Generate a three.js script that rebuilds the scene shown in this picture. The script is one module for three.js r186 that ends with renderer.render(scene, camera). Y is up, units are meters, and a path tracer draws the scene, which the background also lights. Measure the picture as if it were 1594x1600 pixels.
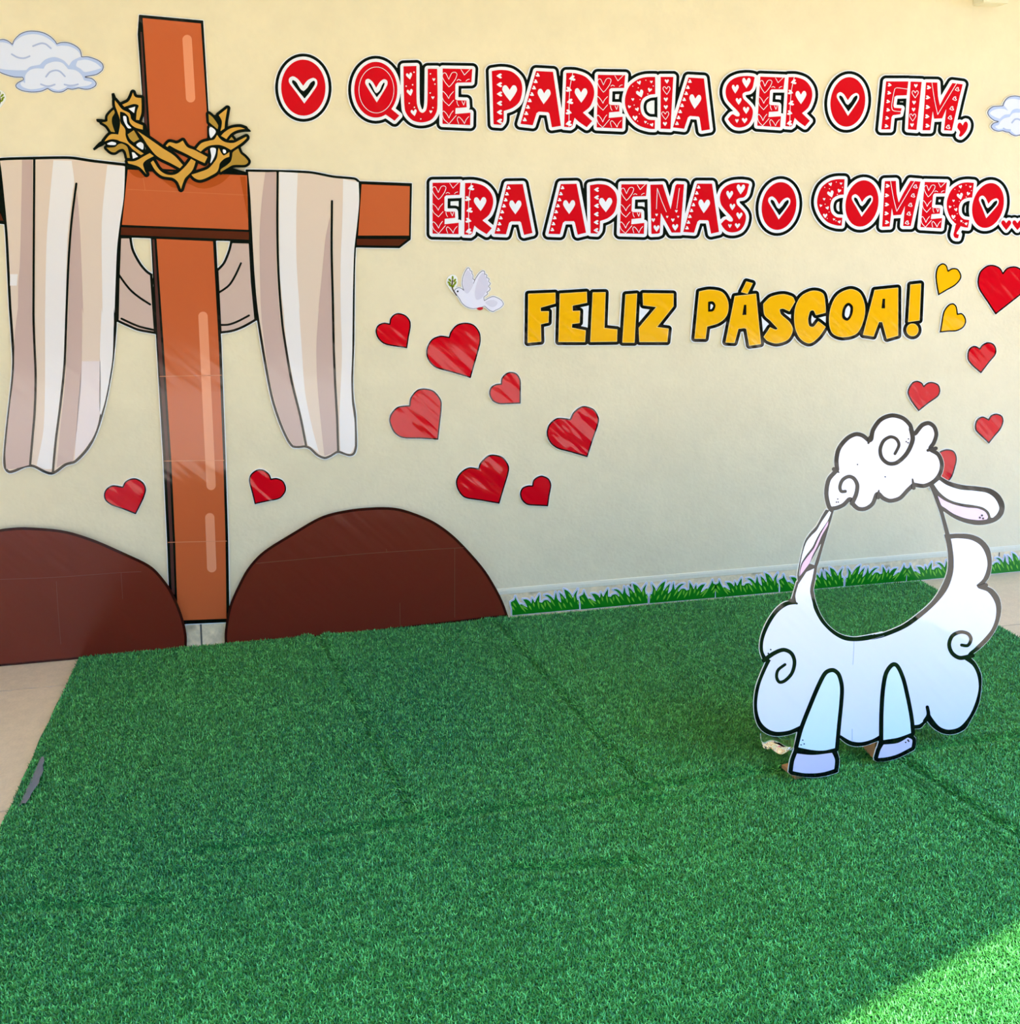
import * as THREE from 'three';
import { mergeGeometries } from 'three/addons/utils/BufferGeometryUtils.js';
import { Sky } from 'three/addons/objects/Sky.js';

// ---------------------------------------------------------------- camera, sky, sun, exposure
const scene = new THREE.Scene();
const renderer = new THREE.WebGLRenderer();
renderer.toneMapping = THREE.LinearToneMapping;
renderer.toneMappingExposure = 0.83;
renderer.shadowMap.enabled = true;

// wall = plane z 0, floor = plane y 0, x runs along the wall; the photograph is 1594 x 1600 with its optical centre at (797, 560)
const FOCAL = 1550, CX = 797, CY = 560, EYE = new THREE.Vector3(0, 1.5, 3.4313);
const YAW = -0.220646, PITCH = -Math.atan(230 / FOCAL);
const camera = new THREE.PerspectiveCamera(2 * Math.atan(1040 / FOCAL) * 180 / Math.PI, 1594 / 2080, 0.05, 200);
camera.position.copy(EYE);
camera.rotation.order = 'YXZ';
camera.rotation.set(PITCH, YAW, 0);
camera.setViewOffset(1594, 2080, 0, 480, 1594, 1600);
camera.updateMatrixWorld(true);

const SUN_EL = 58 * Math.PI / 180, SUN_H = new THREE.Vector2(0.35, 0.937).normalize();
const sunDir = new THREE.Vector3(SUN_H.x * Math.cos(SUN_EL), Math.sin(SUN_EL), SUN_H.y * Math.cos(SUN_EL));
const sky = new Sky();
sky.scale.setScalar(1000);
sky.material.uniforms.turbidity.value = 10;
sky.material.uniforms.rayleigh.value = 0.32;
sky.material.uniforms.mieCoefficient.value = 0.004;
sky.material.uniforms.mieDirectionalG.value = 0.75;
sky.material.uniforms.sunPosition.value.copy(sunDir);
scene.add(sky);
scene.environmentIntensity = 2.8;
const sun = new THREE.DirectionalLight(new THREE.Color(1.0, 0.95, 0.86), 17);
sun.name = 'sun';
sun.position.copy(sunDir).multiplyScalar(20);
sun.castShadow = true;
sun.shadow.mapSize.set(4096, 4096);
Object.assign(sun.shadow.camera, { left: -8, right: 8, top: 8, bottom: -8, near: 1, far: 50 });
scene.add(sun, sun.target);

// ---------------------------------------------------------------- small tools
let seedState = 12345;
const rnd = () => { seedState = (seedState * 1664525 + 1013904223) >>> 0; return seedState / 4294967296; };
const taken = new Map();
function numbered(name) {
  const n = taken.get(name) ?? 0;
  taken.set(name, n + 1);
  return n ? name + '_' + String(n).padStart(3, '0') : name;
}
function tag(o, label, category, group) {
  o.userData.label = label; o.userData.category = category;
  if (group) o.userData.group = group;
  return o;
}
function thing(name, label, category, group) {
  const o = new THREE.Group();
  o.name = numbered(name);
  scene.add(o);
  return tag(o, label, category, group);
}
function add(parent, name, geometry, material, label) {
  const m = new THREE.Mesh(geometry, material);
  m.name = parent === scene ? numbered(name) : name;
  m.castShadow = m.receiveShadow = true;
  if (label) m.userData.label = label;
  parent.add(m);
  return m;
}
function struct(name, geometry, material) { const m = add(scene, name, geometry, material); m.userData.kind = 'structure'; return m; }
const box = (w, h, d, x, y, z) => new THREE.BoxGeometry(w, h, d).translate(x, y, z);

// smooth tiling value noise
function noiseGrid(n, cells, seed, cellsY = cells) {
  const g = new Float32Array(cells * cellsY);
  let s = seed >>> 0;
  for (let i = 0; i < g.length; i++) { s = (s * 1664525 + 1013904223) >>> 0; g[i] = s / 4294967296; }
  const out = new Float32Array(n * n);
  for (let y = 0; y < n; y++) for (let x = 0; x < n; x++) {
    const fx = x / n * cells, fy = y / n * cellsY, x0 = Math.floor(fx), y0 = Math.floor(fy);
    const q = (t) => t * t * (3 - 2 * t), a = q(fx - x0), b = q(fy - y0), x1 = (x0 + 1) % cells, y1 = (y0 + 1) % cellsY;
    out[y * n + x] = (g[y0 * cells + x0] * (1 - a) + g[y0 * cells + x1] * a) * (1 - b) + (g[y1 * cells + x0] * (1 - a) + g[y1 * cells + x1] * a) * b;
  }
  return out;
}
function texture(n, at, size, srgb) {
  const d = new Uint8Array(n * n * 4);
  for (let i = 0; i < n * n; i++) {
    const c = at(i % n, Math.floor(i / n), i);
    for (let k = 0; k < 3; k++) d[i * 4 + k] = Math.max(0, Math.min(255, Math.round(c[k] ?? c[0])));
    d[i * 4 + 3] = 255;
  }
  const t = new THREE.DataTexture(d, n, n);
  t.wrapS = t.wrapT = THREE.RepeatWrapping;
  t.magFilter = THREE.LinearFilter; t.minFilter = THREE.LinearFilter;
  t.repeat.set(1 / size, 1 / size);
  if (srgb) t.colorSpace = THREE.SRGBColorSpace;
  t.needsUpdate = true;
  return t;
}

// ---------------------------------------------------------------- from the photograph's pixels to planes in the room
const ray = (x, y) => new THREE.Vector3((x - CX) / FOCAL, -(y - CY) / FOCAL, -1).applyQuaternion(camera.quaternion);
function onWall(x, y, z = 0) {
  const r = ray(x, y), t = (z - EYE.z) / r.z;
  return [EYE.x + r.x * t, EYE.y + r.y * t];
}
function onFloor(x, y, h = 0) {
  const r = ray(x, y), t = (h - EYE.y) / r.y;
  return [EYE.x + r.x * t, EYE.z + r.z * t];
}
// crops in which the outlines were measured: x0, y0, photograph pixels per crop pixel
const CROPS = {
  px: [0, 0, 1], A: [130, 0, 0.2], C: [0, 230, 0.16311], D: [0, 480, 0.17497], E: [360, 240, 0.18821], F: [360, 480, 0.18821], G: [160, 350, 0.16311], H: [220, 540, 0.3],
  W1: [420, 70, 0.2133], W2: [750, 80, 0.23212], W3: [1110, 90, 0.26349], W4: [650, 260, 0.20075], W5: [940, 260, 0.20703], W6: [1250, 260, 0.21581], W7: [800, 420, 0.20703], W8: [1070, 420, 0.23839],
  R1: [1365, 100, 0.10038], R2: [1120, 100, 0.10038], R3: [1000, 265, 0.11292], R4: [1260, 260, 0.11292], R5: [1430, 260, 0.10289],
  R6: [1420, 680, 0.11248], R7: [1220, 780, 0.11249], S2: [1260, 630, 0.20954], S3: [1160, 880, 0.21878], S4: [1360, 820, 0.24375],
  T5: [570, 400, 0.16311], T6: [580, 570, 0.23839], T7: [1400, 390, 0.20616], U1: [0, 780, 0.25094], U2: [340, 770, 0.30113], U8: [140, 720, 0.2133],
  K1: [145, 130, 0.08783], K2: [265, 150, 0.1], L3: [0, 30, 0.11292], M: [1520, 130, 0.0625], N: [690, 410, 0.06901], GP: [790, 880, 0.08156],
};
// "x,y x,y! ..." -> points; ! marks a corner, @NAME changes the crop
function points(crop, text) {
  let c = CROPS[crop];
  const out = [];
  for (const w of text.trim().split(/\s+/)) {
    if (w[0] === '@') { c = CROPS[w.slice(1)]; continue; }
    const corner = w.endsWith('!'), [x, y] = w.replace('!', '').split(',').map(Number);
    out.push([c[0] + x * c[2], c[1] + y * c[2], corner]);
  }
  return out;
}
function spline(p, closed, step = 1.6) {
  const n = p.length, out = [], last = closed ? n : n - 1;
  const at = (i) => closed ? p[(i + n) % n] : p[Math.max(0, Math.min(n - 1, i))];
  for (let i = 0; i < last; i++) {
    const a = at(i), b = at(i + 1), p0 = a[2] ? a : at(i - 1), p3 = b[2] ? b : at(i + 2), d = Math.hypot(b[0] - a[0], b[1] - a[1]);
    const m = a[2] && b[2] ? 1 : Math.max(2, Math.ceil(d / step));
    const ta = [0, 1].map((k) => a[2] ? 0.5 * (b[k] - a[k]) : 0.5 * (b[k] - p0[k]) * Math.min(1, 2 * d / (d + Math.hypot(a[0] - p0[0], a[1] - p0[1]) + 1e-6)));
    const tb = [0, 1].map((k) => b[2] ? 0.5 * (b[k] - a[k]) : 0.5 * (p3[k] - a[k]) * Math.min(1, 2 * d / (d + Math.hypot(p3[0] - b[0], p3[1] - b[1]) + 1e-6)));
    for (let s = 0; s < m; s++) {
      const t = s / m, t2 = t * t, t3 = t2 * t;
      out.push([0, 1].map((k) => (2 * t3 - 3 * t2 + 1) * a[k] + (t3 - 2 * t2 + t) * ta[k] + (3 * t2 - 2 * t3) * b[k] + (t3 - t2) * tb[k]));
    }
  }
  if (!closed) out.push([p[n - 1][0], p[n - 1][1]]);
  return out;
}
const area = (crop, text, step) => ({ p: spline(points(crop, text), true, step), closed: true });           // a filled outline
const stroke = (crop, text, r, r2 = r) => ({ p: spline(points(crop, text), false), r, r2 });               // a drawn line, r pixels to each side
function oval(crop, cx, cy, rx, ry, turn = 0) {
  const c = CROPS[crop], p = [];
  for (let i = 0; i < 48; i++) {
    const a = i / 48 * 2 * Math.PI, x = rx * Math.cos(a), y = ry * Math.sin(a);
    p.push([c[0] + (cx + x * Math.cos(turn) - y * Math.sin(turn)) * c[2], c[1] + (cy + x * Math.sin(turn) + y * Math.cos(turn)) * c[2]]);
  }
  return { p, closed: true };
}
const HEART = spline([[0, 0.5, true], [-0.3, 0.14], [-0.5, -0.2], [-0.42, -0.45], [-0.22, -0.48], [0, -0.2, true], [0.22, -0.48], [0.42, -0.45], [0.5, -0.2], [0.3, 0.14]], true, 0.07);
function heartlet(crop, cx, cy, w, h = w * 1.1, turn = 0) {
  const c = CROPS[crop];
  return { p: HEART.map(([x, y]) => { const a = x * w, b = y * h; return [c[0] + (cx + a * Math.cos(turn) - b * Math.sin(turn)) * c[2], c[1] + (cy + a * Math.sin(turn) + b * Math.cos(turn)) * c[2]]; }), closed: true };
}
const looped = (it, r) => ({ p: [...it.p, it.p[0]], r, r2: r });

// signed distance of a union of outlines and lines, and its level curves (marching squares)
function levelCurves(items, level, step = 0.6) {
  let x0 = 1e9, y0 = 1e9, x1 = -1e9, y1 = -1e9;
  const its = items.map((it) => {
    let a = 1e9, b = 1e9, c = -1e9, d = -1e9;
    for (const [x, y] of it.p) { a = Math.min(a, x); b = Math.min(b, y); c = Math.max(c, x); d = Math.max(d, y); }
    const r = it.closed ? 0 : Math.max(it.r, it.r2);
    x0 = Math.min(x0, a - r); y0 = Math.min(y0, b - r); x1 = Math.max(x1, c + r); y1 = Math.max(y1, d + r);
    return { ...it, a: a - r, b: b - r, c: c + r, d: d + r };
  });
  const pad = Math.max(0, level) + 2 * step;
  x0 -= pad; y0 -= pad; x1 += pad; y1 += pad;
  const W = Math.ceil((x1 - x0) / step) + 1, H = Math.ceil((y1 - y0) / step) + 1, f = new Float32Array(W * H), near = Math.abs(level) + 3 * step;
  for (let j = 0; j < H; j++) for (let i = 0; i < W; i++) {
    const x = x0 + i * step, y = y0 + j * step;
    let best = 1e3;
    for (const it of its) {
      const bx = Math.max(it.a - x, 0, x - it.c), by = Math.max(it.b - y, 0, y - it.d), bd = Math.hypot(bx, by);
      if (bd >= best || bd > near) { best = Math.min(best, Math.max(bd, near)); continue; }
      const p = it.p, n = p.length;
      let d2 = 1e12, inside = false, v;
      if (it.closed) {
        for (let k = 0, m = n - 1; k < n; m = k++) {
          const ax = p[m][0], ay = p[m][1], ex = p[k][0] - ax, ey = p[k][1] - ay, wx = x - ax, wy = y - ay;
          const t = Math.max(0, Math.min(1, (wx * ex + wy * ey) / (ex * ex + ey * ey + 1e-12))), qx = wx - ex * t, qy = wy - ey * t, q = qx * qx + qy * qy;
          if (q < d2) d2 = q;
          if ((ay > y) !== (p[k][1] > y) && x < ax + ex * (y - ay) / ey) inside = !inside;
        }
        v = inside ? -Math.sqrt(d2) : Math.sqrt(d2);
      } else {
        v = 1e3;
        for (let k = 1; k < n; k++) {
          const ax = p[k - 1][0], ay = p[k - 1][1], ex = p[k][0] - ax, ey = p[k][1] - ay, wx = x - ax, wy = y - ay;
          const t = Math.max(0, Math.min(1, (wx * ex + wy * ey) / (ex * ex + ey * ey + 1e-12)));
          const d = Math.hypot(wx - ex * t, wy - ey * t) - (it.r + (it.r2 - it.r) * (k - 1 + t) / (n - 1));
          if (d < v) v = d;
        }
      }
      if (v < best) best = v;
    }
    f[j * W + i] = best - level;
  }
  const next = new Map(), place = new Map();
  const hor = (i, j) => 2 * (j * W + i), ver = (i, j) => 2 * (j * W + i) + 1;
  const put = (id, i, j, i2, j2) => { if (!place.has(id)) { const a = f[j * W + i], b = f[j2 * W + i2], t = a / (a - b); place.set(id, [x0 + (i + (i2 - i) * t) * step, y0 + (j + (j2 - j) * t) * step]); } };
  const CASES = [[], [[3, 0]], [[0, 1]], [[3, 1]], [[1, 2]], [[3, 0], [1, 2]], [[0, 2]], [[3, 2]], [[2, 3]], [[2, 0]], [[0, 1], [2, 3]], [[2, 1]], [[1, 3]], [[1, 0]], [[0, 3]], []];
  for (let j = 0; j < H - 1; j++) for (let i = 0; i < W - 1; i++) {
    const k = (f[j * W + i] < 0) | (f[j * W + i + 1] < 0) << 1 | (f[(j + 1) * W + i + 1] < 0) << 2 | (f[(j + 1) * W + i] < 0) << 3;
    if (k === 0 || k === 15) continue;
    const e = [hor(i, j), ver(i + 1, j), hor(i, j + 1), ver(i, j)];
    for (const [s, t] of CASES[k]) {
      for (const q of [s, t]) q === 0 ? put(e[0], i, j, i + 1, j) : q === 1 ? put(e[1], i + 1, j, i + 1, j + 1) : q === 2 ? put(e[2], i, j + 1, i + 1, j + 1) : put(e[3], i, j, i, j + 1);
      next.set(e[s], e[t]);
    }
  }
  const loops = [];
  while (next.size) {
    const first = next.keys().next().value, loop = [];
    let at = first;
    while (next.has(at)) { loop.push(place.get(at)); const to = next.get(at); next.delete(at); at = to; }
    if (loop.length > 6) loops.push(thin(loop, 0.09));
  }
  return loops.filter((l) => l.length > 2 && Math.abs(signedArea(l)) > 0.6);
}
const signedArea = (l) => { let s = 0; for (let i = 0, j = l.length - 1; i < l.length; j = i++) s += l[j][0] * l[i][1] - l[i][0] * l[j][1]; return s / 2; };
function thin(loop, eps) {
  let far = 0, best = 0;
  loop.forEach((q, i) => { const d = Math.hypot(q[0] - loop[0][0], q[1] - loop[0][1]); if (d > best) { best = d; far = i; } });
  const run = (a, b) => {
    let worst = 0, k = -1;
    const [ax, ay] = loop[a % loop.length], [bx, by] = loop[b % loop.length], L = Math.hypot(bx - ax, by - ay) + 1e-9;
    for (let i = a + 1; i < b; i++) { const [x, y] = loop[i % loop.length], d = Math.abs((bx - ax) * (ay - y) - (ax - x) * (by - ay)) / L; if (d > worst) { worst = d; k = i; } }
    return worst > eps ? [...run(a, k), ...run(k, b)] : [loop[a % loop.length]];
  };
  return [...run(0, far), ...run(far, loop.length)];
}
const within = ([x, y], l) => { let s = false; for (let i = 0, j = l.length - 1; i < l.length; j = i++) if ((l[i][1] > y) !== (l[j][1] > y) && x < l[i][0] + (l[j][0] - l[i][0]) * (y - l[i][1]) / (l[j][1] - l[i][1])) s = !s; return s; };
// loops in a plane -> one flat solid
function solid(loops, z, depth, keepHoles = true, uvShift = [0, 0]) {
  const depthOf = loops.map((l, i) => loops.filter((m, j) => j !== i && Math.abs(signedArea(m)) > Math.abs(signedArea(l)) && within(l[0], m)).length);
  const parts = [];
  loops.forEach((l, i) => {
    if (depthOf[i] % 2) return;
    if (!keepHoles && depthOf[i]) return;
    const v = l.map(([x, y]) => new THREE.Vector2(x, y)), s = new THREE.Shape(v);
    if (keepHoles) loops.forEach((h, j) => { if (depthOf[j] === depthOf[i] + 1 && within(h[0], l)) s.holes.push(new THREE.Path(h.map(([x, y]) => new THREE.Vector2(x, y)))); });
    parts.push(new THREE.ExtrudeGeometry(s, { depth, bevelEnabled: false, steps: 1 }));
  });
  const g = parts.length > 1 ? mergeGeometries(parts) : parts[0], uv = g.attributes.uv;
  g.translate(0, 0, z);
  for (let i = 0; i < uv.count; i++) uv.setXY(i, uv.getX(i) + uvShift[0], uv.getY(i) + uvShift[1]);
  return g;
}

// a flat cut-out made of printed layers; every layer is a thin solid in front of the one below
const LAYER = 0.0005;
class Cutout {
  constructor(name, label, category, group, base, z, thick = 0.006) {          // base: pixel of the thing's foot
    this.thick = thick;
    this.root = thing(name, label, category, group);
    this.z = z;
    this.o = onWall(base[0], base[1], z);
    this.root.position.set(this.o[0], this.o[1], z);
    this.map = ([x, y]) => { const q = onWall(x, y, this.z); return [q[0] - this.o[0], q[1] - this.o[1]]; };
    this.shift = this.o;
  }
  geo(items, level, at, depth, holes, step) {
    const loops = (level === null ? items.map((i) => i.p) : levelCurves(items, level, step)).map((l) => l.map(this.map));
    return solid(loops, at, depth, holes, this.shift);
  }
  // level null: the outlines as they are, one solid each, laid side by side
  lay(name, items, level, material, row, { parent = this.root, holes = true, label, step } = {}) {
    const back = row < 0, T = this.thick ?? 0.002, at = back ? 0 : T + row * LAYER;
    if (level === null) {
      const g = items.map((it) => solid([it.p.map(this.map)], at, LAYER, true, this.shift));
      return add(parent, name, g.length > 1 ? mergeGeometries(g) : g[0], material, label);
    }
    return add(parent, name, this.geo(items, level, at, back ? T : LAYER, holes, step), material, label);
  }
}

// ---------------------------------------------------------------- materials
const wrinkleA = noiseGrid(512, 6, 7), wrinkleB = noiseGrid(512, 15, 8, 4), wrinkleC = noiseGrid(512, 34, 9, 7);
const film = texture(512, (x, y, i) => {
  const k = ((x - y + 512) % 512) * 512 + (x + y) % 512;           // creases run aslant, from upper left to lower right
  return [255 * (0.16 * wrinkleA[i] + 0.58 * wrinkleB[k] + 0.26 * wrinkleC[k])];
}, 0.62);
const papers = new Map();
function paper(hex, { rough = 0.06, bump = 0.0015, spec = 1 } = {}) {
  const key = hex + rough + bump + spec;
  if (!papers.has(key)) papers.set(key, new THREE.MeshPhysicalMaterial({ color: hex, roughness: rough, bumpMap: film, bumpScale: bump, ior: 1.5, specularIntensity: spec }));
  return papers.get(key);
}
const WHITE = '#f4f2f4', BLACK = '#070707', RED = '#d80018', YELLOW = '#ffb908', CARD = '#f6f5f2';

const speck = noiseGrid(512, 256, 21), blot = noiseGrid(512, 13, 22), blot2 = noiseGrid(512, 37, 23), fine = noiseGrid(512, 120, 24);
const wallTex = texture(512, (x, y, i) => { const k = 1 + (blot[i] - 0.5) * 0.02 + (blot2[i] - 0.5) * 0.018 + (fine[i] - 0.5) * 0.012; return [238 * k, 221 * k, 179 * k]; }, 1.9, true);
const wallBump = texture(512, (x, y, i) => [110 * blot2[i] + 90 * fine[i] + 50 * speck[i]], 1.1);
const wallMat = new THREE.MeshStandardMaterial({ map: wallTex, bumpMap: wallBump, bumpScale: 0.0012, roughness: 0.62 });
const stoneTex = texture(512, (x, y, i) => { const s = 0.5 * blot2[i] + 0.3 * fine[i] + 0.2 * speck[i], d = Math.max(0, blot[i] * blot2[i] - 0.5) * 0.9, k = 0.88 + 0.2 * s - d; return [242 * k, 218 * k, 172 * k]; }, 0.9, true);
const stoneMat = new THREE.MeshStandardMaterial({ map: stoneTex, bumpMap: wallBump, bumpScale: 0.002, roughness: 0.8 });
const ledgeMat = new THREE.MeshStandardMaterial({ color: '#e9dfbf', bumpMap: wallBump, bumpScale: 0.0015, roughness: 0.75 });
const tileTex = texture(512, (x, y, i) => {
  const k2 = ((y * 2 + x * 3) % 512) * 512 + ((x - y + 512) % 512), k = 1 + (fine[k2] - 0.5) * 0.05 + (blot2[i] - 0.5) * 0.04 + (speck[i] - 0.5) * 0.03;
  return [214 * k, 193 * k, 160 * k];
}, 0.8, true);
const tileMats = [0, 1, 2].map((q) => new THREE.MeshStandardMaterial({ map: tileTex, color: new THREE.Color().setScalar(1 - q * 0.03), roughness: 0.5, bumpMap: wallBump, bumpScale: 0.0006 }));
const groutMat = new THREE.MeshStandardMaterial({ color: '#9a8a70', roughness: 0.9 });
const soffitMat = new THREE.MeshStandardMaterial({ color: '#efe8d6', roughness: 0.8 });

// ---------------------------------------------------------------- structure: wall, baseboard, floor, porch roof
const uvWorld = (g, u, v) => { const p = g.attributes.position, uv = g.attributes.uv; for (let i = 0; i < p.count; i++) uv.setXY(i, p.getComponent(i, u), p.getComponent(i, v)); return g; };
struct('wall_back', uvWorld(box(14, 3.05, 0.2, 1, 1.525, -0.1), 0, 1), wallMat);
{
  const skirt = new THREE.Group();
  skirt.name = 'baseboard_back'; skirt.userData.kind = 'structure';
  scene.add(skirt);
  // stone slips with open joints under a painted fillet
  const cuts = [-6, -4.32, -3.42, -2.58, -1.72, -1.06, -0.332, 0.43, 1.24, 2.05, 2.86, 3.7, 4.6, 6, 8];
  for (let i = 0; i + 1 < cuts.length; i++) add(skirt, 'stone_slip', uvWorld(box(cuts[i + 1] - cuts[i] - 0.006, 0.094, 0.004, (cuts[i] + cuts[i + 1]) / 2, 0.047, 0.001), 0, 1), stoneMat);
  add(skirt, 'mortar_bed', box(14, 0.092, 0.0014, 1, 0.046, 0.0005), new THREE.MeshStandardMaterial({ color: '#5d5a52', roughness: 0.9 }));
  const prof = new THREE.Shape([[0, 0.094], [0.0032, 0.095], [0.0034, 0.108], [0.002, 0.116], [0, 0.118]].map(([x, y]) => new THREE.Vector2(x, y)));
  const g = new THREE.ExtrudeGeometry(prof, { depth: 14, bevelEnabled: false }).rotateY(-Math.PI / 2).scale(1, 1, 1).translate(8, 0, 0);
  add(skirt, 'painted_fillet', uvWorld(g, 0, 1), ledgeMat);
}
{
  const floor = struct('floor', uvWorld(box(40, 0.1, 40, 1, -0.056, 20 - 0.2), 0, 2), groutMat);
  const S = 0.69, shapes = new Map();
  for (let i = -4; i < 7; i++) for (let j = -1; j < 8; j++) {
    const x = -0.30 + i * S, z = (i < 3 ? 0.205 : 0.465) + j * S, z0 = Math.max(z, 0), z1 = z + S;
    if (z1 <= 0.01) continue;
    const key = (z1 - z0).toFixed(3);
    if (!shapes.has(key)) shapes.set(key, uvWorld(box(S - 0.004, 0.008, z1 - z0 - 0.004, 0, -0.004, 0), 0, 2));
    const t = add(floor, 'floor_tile', shapes.get(key), tileMats[(i * 7 + j * 5 + 70) % 3]);
    t.position.set(x + S / 2, 0, (z0 + z1) / 2);
  }
  struct('floor_yard', uvWorld(box(40, 0.006, 33, 1, -0.003, 22.6), 0, 2), new THREE.MeshStandardMaterial({ map: stoneTex, color: '#8c867c', roughness: 0.85 }));
}
{
  // porch roof; its front edge throws the shadow line that crosses the turf at the lower right
  const H = 2.95, k = H / Math.tan(SUN_EL), a = onFloor(1310, 1600), b = onFloor(1594, 1445);
  const p = [a[0] + SUN_H.x * k, a[1] + SUN_H.y * k], q = [b[0] + SUN_H.x * k, b[1] + SUN_H.y * k], m = (q[1] - p[1]) / (q[0] - p[0]);
  const zAt = (x) => p[1] + m * (x - p[0]);
  const s = new THREE.Shape([[-6, 0], [8, 0], [8, zAt(8)], [-6, zAt(-6)]].map(([x, z]) => new THREE.Vector2(x, -z)));
  struct('ceiling', new THREE.ExtrudeGeometry(s, { depth: 0.16, bevelEnabled: false }).rotateX(-Math.PI / 2).translate(0, H, 0), soffitMat);
}

// ---------------------------------------------------------------- artificial turf
{
  const X0 = -0.73, X1 = 2.486, Z0 = 0.02, Z1 = 2.42, T = 0.006;
  const seg = (x, z, ax, az, bx, bz) => { const ex = bx - ax, ez = bz - az, t = Math.max(0, Math.min(1, ((x - ax) * ex + (z - az) * ez) / (ex * ex + ez * ez))); return Math.hypot(x - ax - ex * t, z - az - ez * t); };
  const folds = [[0.06, 0.02, 0.25, 1.15, 0.010], [0.70, 0.05, 0.86, 1.19, 0.009], [1.56, 1.05, 1.70, 1.70, 0.012], [-0.25, 1.2, 0.86, 1.185, 0.005], [0.86, 1.185, 2.48, 1.16, 0.006], [0.45, 1.42, 0.75, 1.46, 0.006], [-0.7, 1.30, -0.3, 1.36, 0.005], [1.2, 0.3, 1.45, 1.0, 0.004]];
  const lump = noiseGrid(256, 9, 77), lumpAt = (x, z) => { const i = ((Math.floor(x * 80) % 256) + 256) % 256, j = ((Math.floor(z * 80) % 256) + 256) % 256; return lump[j * 256 + i]; };
  const height = (x, z) => {
    let h = T + 0.004 * lumpAt(x, z);
    for (const [ax, az, bx, bz, a] of folds) { const d = seg(x, z, ax, az, bx, bz); h += a * (0.75 * Math.exp(-((d - 0.035) ** 2) / 0.0006) - 0.9 * Math.exp(-(d * d) / 0.00016)); }
    return Math.max(0.0015, h);
  };
  const nx = 460, nz = 344, pos = [], idx = [], uv = [];
  for (let j = 0; j <= nz; j++) for (let i = 0; i <= nx; i++) {
    let x = X0 + (X1 - X0) * i / nx;
    const z = Z0 + (Z1 - Z0) * j / nz;
    if (i === 0) x += 0.002 * Math.sin(z * 9) + 0.0015 * Math.sin(z * 31);
    pos.push(x, height(x, z), z); uv.push(x, z);
  }
  for (let j = 0; j < nz; j++) for (let i = 0; i < nx; i++) { const a = j * (nx + 1) + i; idx.push(a, a + nx + 1, a + 1, a + 1, a + nx + 1, a + nx + 2); }
  const rim = [];
  for (let i = 0; i <= nx; i++) rim.push(i);
  for (let j = 1; j <= nz; j++) rim.push(j * (nx + 1) + nx);
  for (let i = nx - 1; i >= 0; i--) rim.push(nz * (nx + 1) + i);
  for (let j = nz - 1; j > 0; j--) rim.push(j * (nx + 1));
  const foot = pos.length / 3;
  for (const r of rim) { pos.push(pos[r * 3], 0.0005, pos[r * 3 + 2]); uv.push(uv[r * 2], uv[r * 2 + 1]); }
  rim.forEach((r, k) => { const n = (k + 1) % rim.length; idx.push(r, rim[n], foot + k, rim[n], foot + n, foot + k); });
  const g = new THREE.BufferGeometry();
  g.setAttribute('position', new THREE.Float32BufferAttribute(pos, 3));
  g.setAttribute('uv', new THREE.Float32BufferAttribute(uv, 2));
  g.setIndex(idx); g.computeVertexNormals();
  const turfTex = texture(512, (x, y, i) => { const k = 0.6 + 0.5 * speck[i] + 0.2 * fine[i]; return [20 * k, 110 * k, 48 * k]; }, 0.9, true);
  const carpet = thing('turf_carpet', 'green artificial turf carpet laid on the tiles along the wall', 'carpet');
  add(carpet, 'turf_backing', g, new THREE.MeshStandardMaterial({ map: turfTex, roughness: 0.9 }));
  // pile: tufts of three bent blades
  const bp = [], bi = [];
  for (let k = 0; k < 3; k++) {
    const a = k * 2.1 + 0.4, w = 0.0013, cx = Math.cos(a), sz = Math.sin(a), o = bp.length / 3;
    const q = (t, y, s) => bp.push(cx * t - sz * s, y, sz * t + cx * s);
    q(0.0004, 0, -w); q(0.0004, 0, w); q(0.0018, 0.0045, w * 0.95); q(0.0018, 0.0045, -w * 0.95); q(0.0062, 0.0076, 0);
    bi.push(o, o + 1, o + 2, o, o + 2, o + 3, o + 3, o + 2, o + 4);
  }
  const tuft = new THREE.BufferGeometry();
  tuft.setAttribute('position', new THREE.Float32BufferAttribute(bp, 3));
  tuft.setIndex(bi); tuft.computeVertexNormals();
  const D = 0.0052, cols = Math.floor((X1 - X0 - 0.004) / D), rows = Math.floor((Z1 - Z0 - 0.004) / D), N = cols * rows;
  const pile = new THREE.InstancedMesh(tuft, new THREE.MeshStandardMaterial({ color: '#ffffff', roughness: 0.5, side: THREE.DoubleSide }), N);
  pile.name = 'pile'; pile.userData.kind = 'stuff'; pile.castShadow = pile.receiveShadow = true;
  const m = new THREE.Matrix4(), Q = new THREE.Quaternion(), Q2 = new THREE.Quaternion(), Y = new THREE.Vector3(0, 1, 0), P = new THREE.Vector3(), Sc = new THREE.Vector3(), n = new THREE.Vector3(), c = new THREE.Color();
  let k = 0;
  for (let j = 0; j < rows; j++) for (let i = 0; i < cols; i++) {
    const x = X0 + 0.004 + (i + rnd()) * D, z = Z0 + 0.003 + (j + rnd()) * D, h = height(x, z), e = 0.006;
    n.set((height(x - e, z) - height(x + e, z)) / (2 * e) + 0.25 * (rnd() - 0.5), 1, (height(x, z - e) - height(x, z + e)) / (2 * e) + 0.22 * (rnd() - 0.5) + 0.18).normalize();
    Q.setFromUnitVectors(Y, n).multiply(Q2.setFromAxisAngle(Y, rnd() * 6.283));
    const s = 0.8 + 0.5 * rnd();
    m.compose(P.set(x, h - 0.001, z), Q, Sc.set(s, s * (0.8 + 0.4 * rnd()), s));
    pile.setMatrixAt(k, m);
    const t = rnd(), q = lumpAt(x * 0.6 + 3, z * 0.6) - 0.5;
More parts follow.
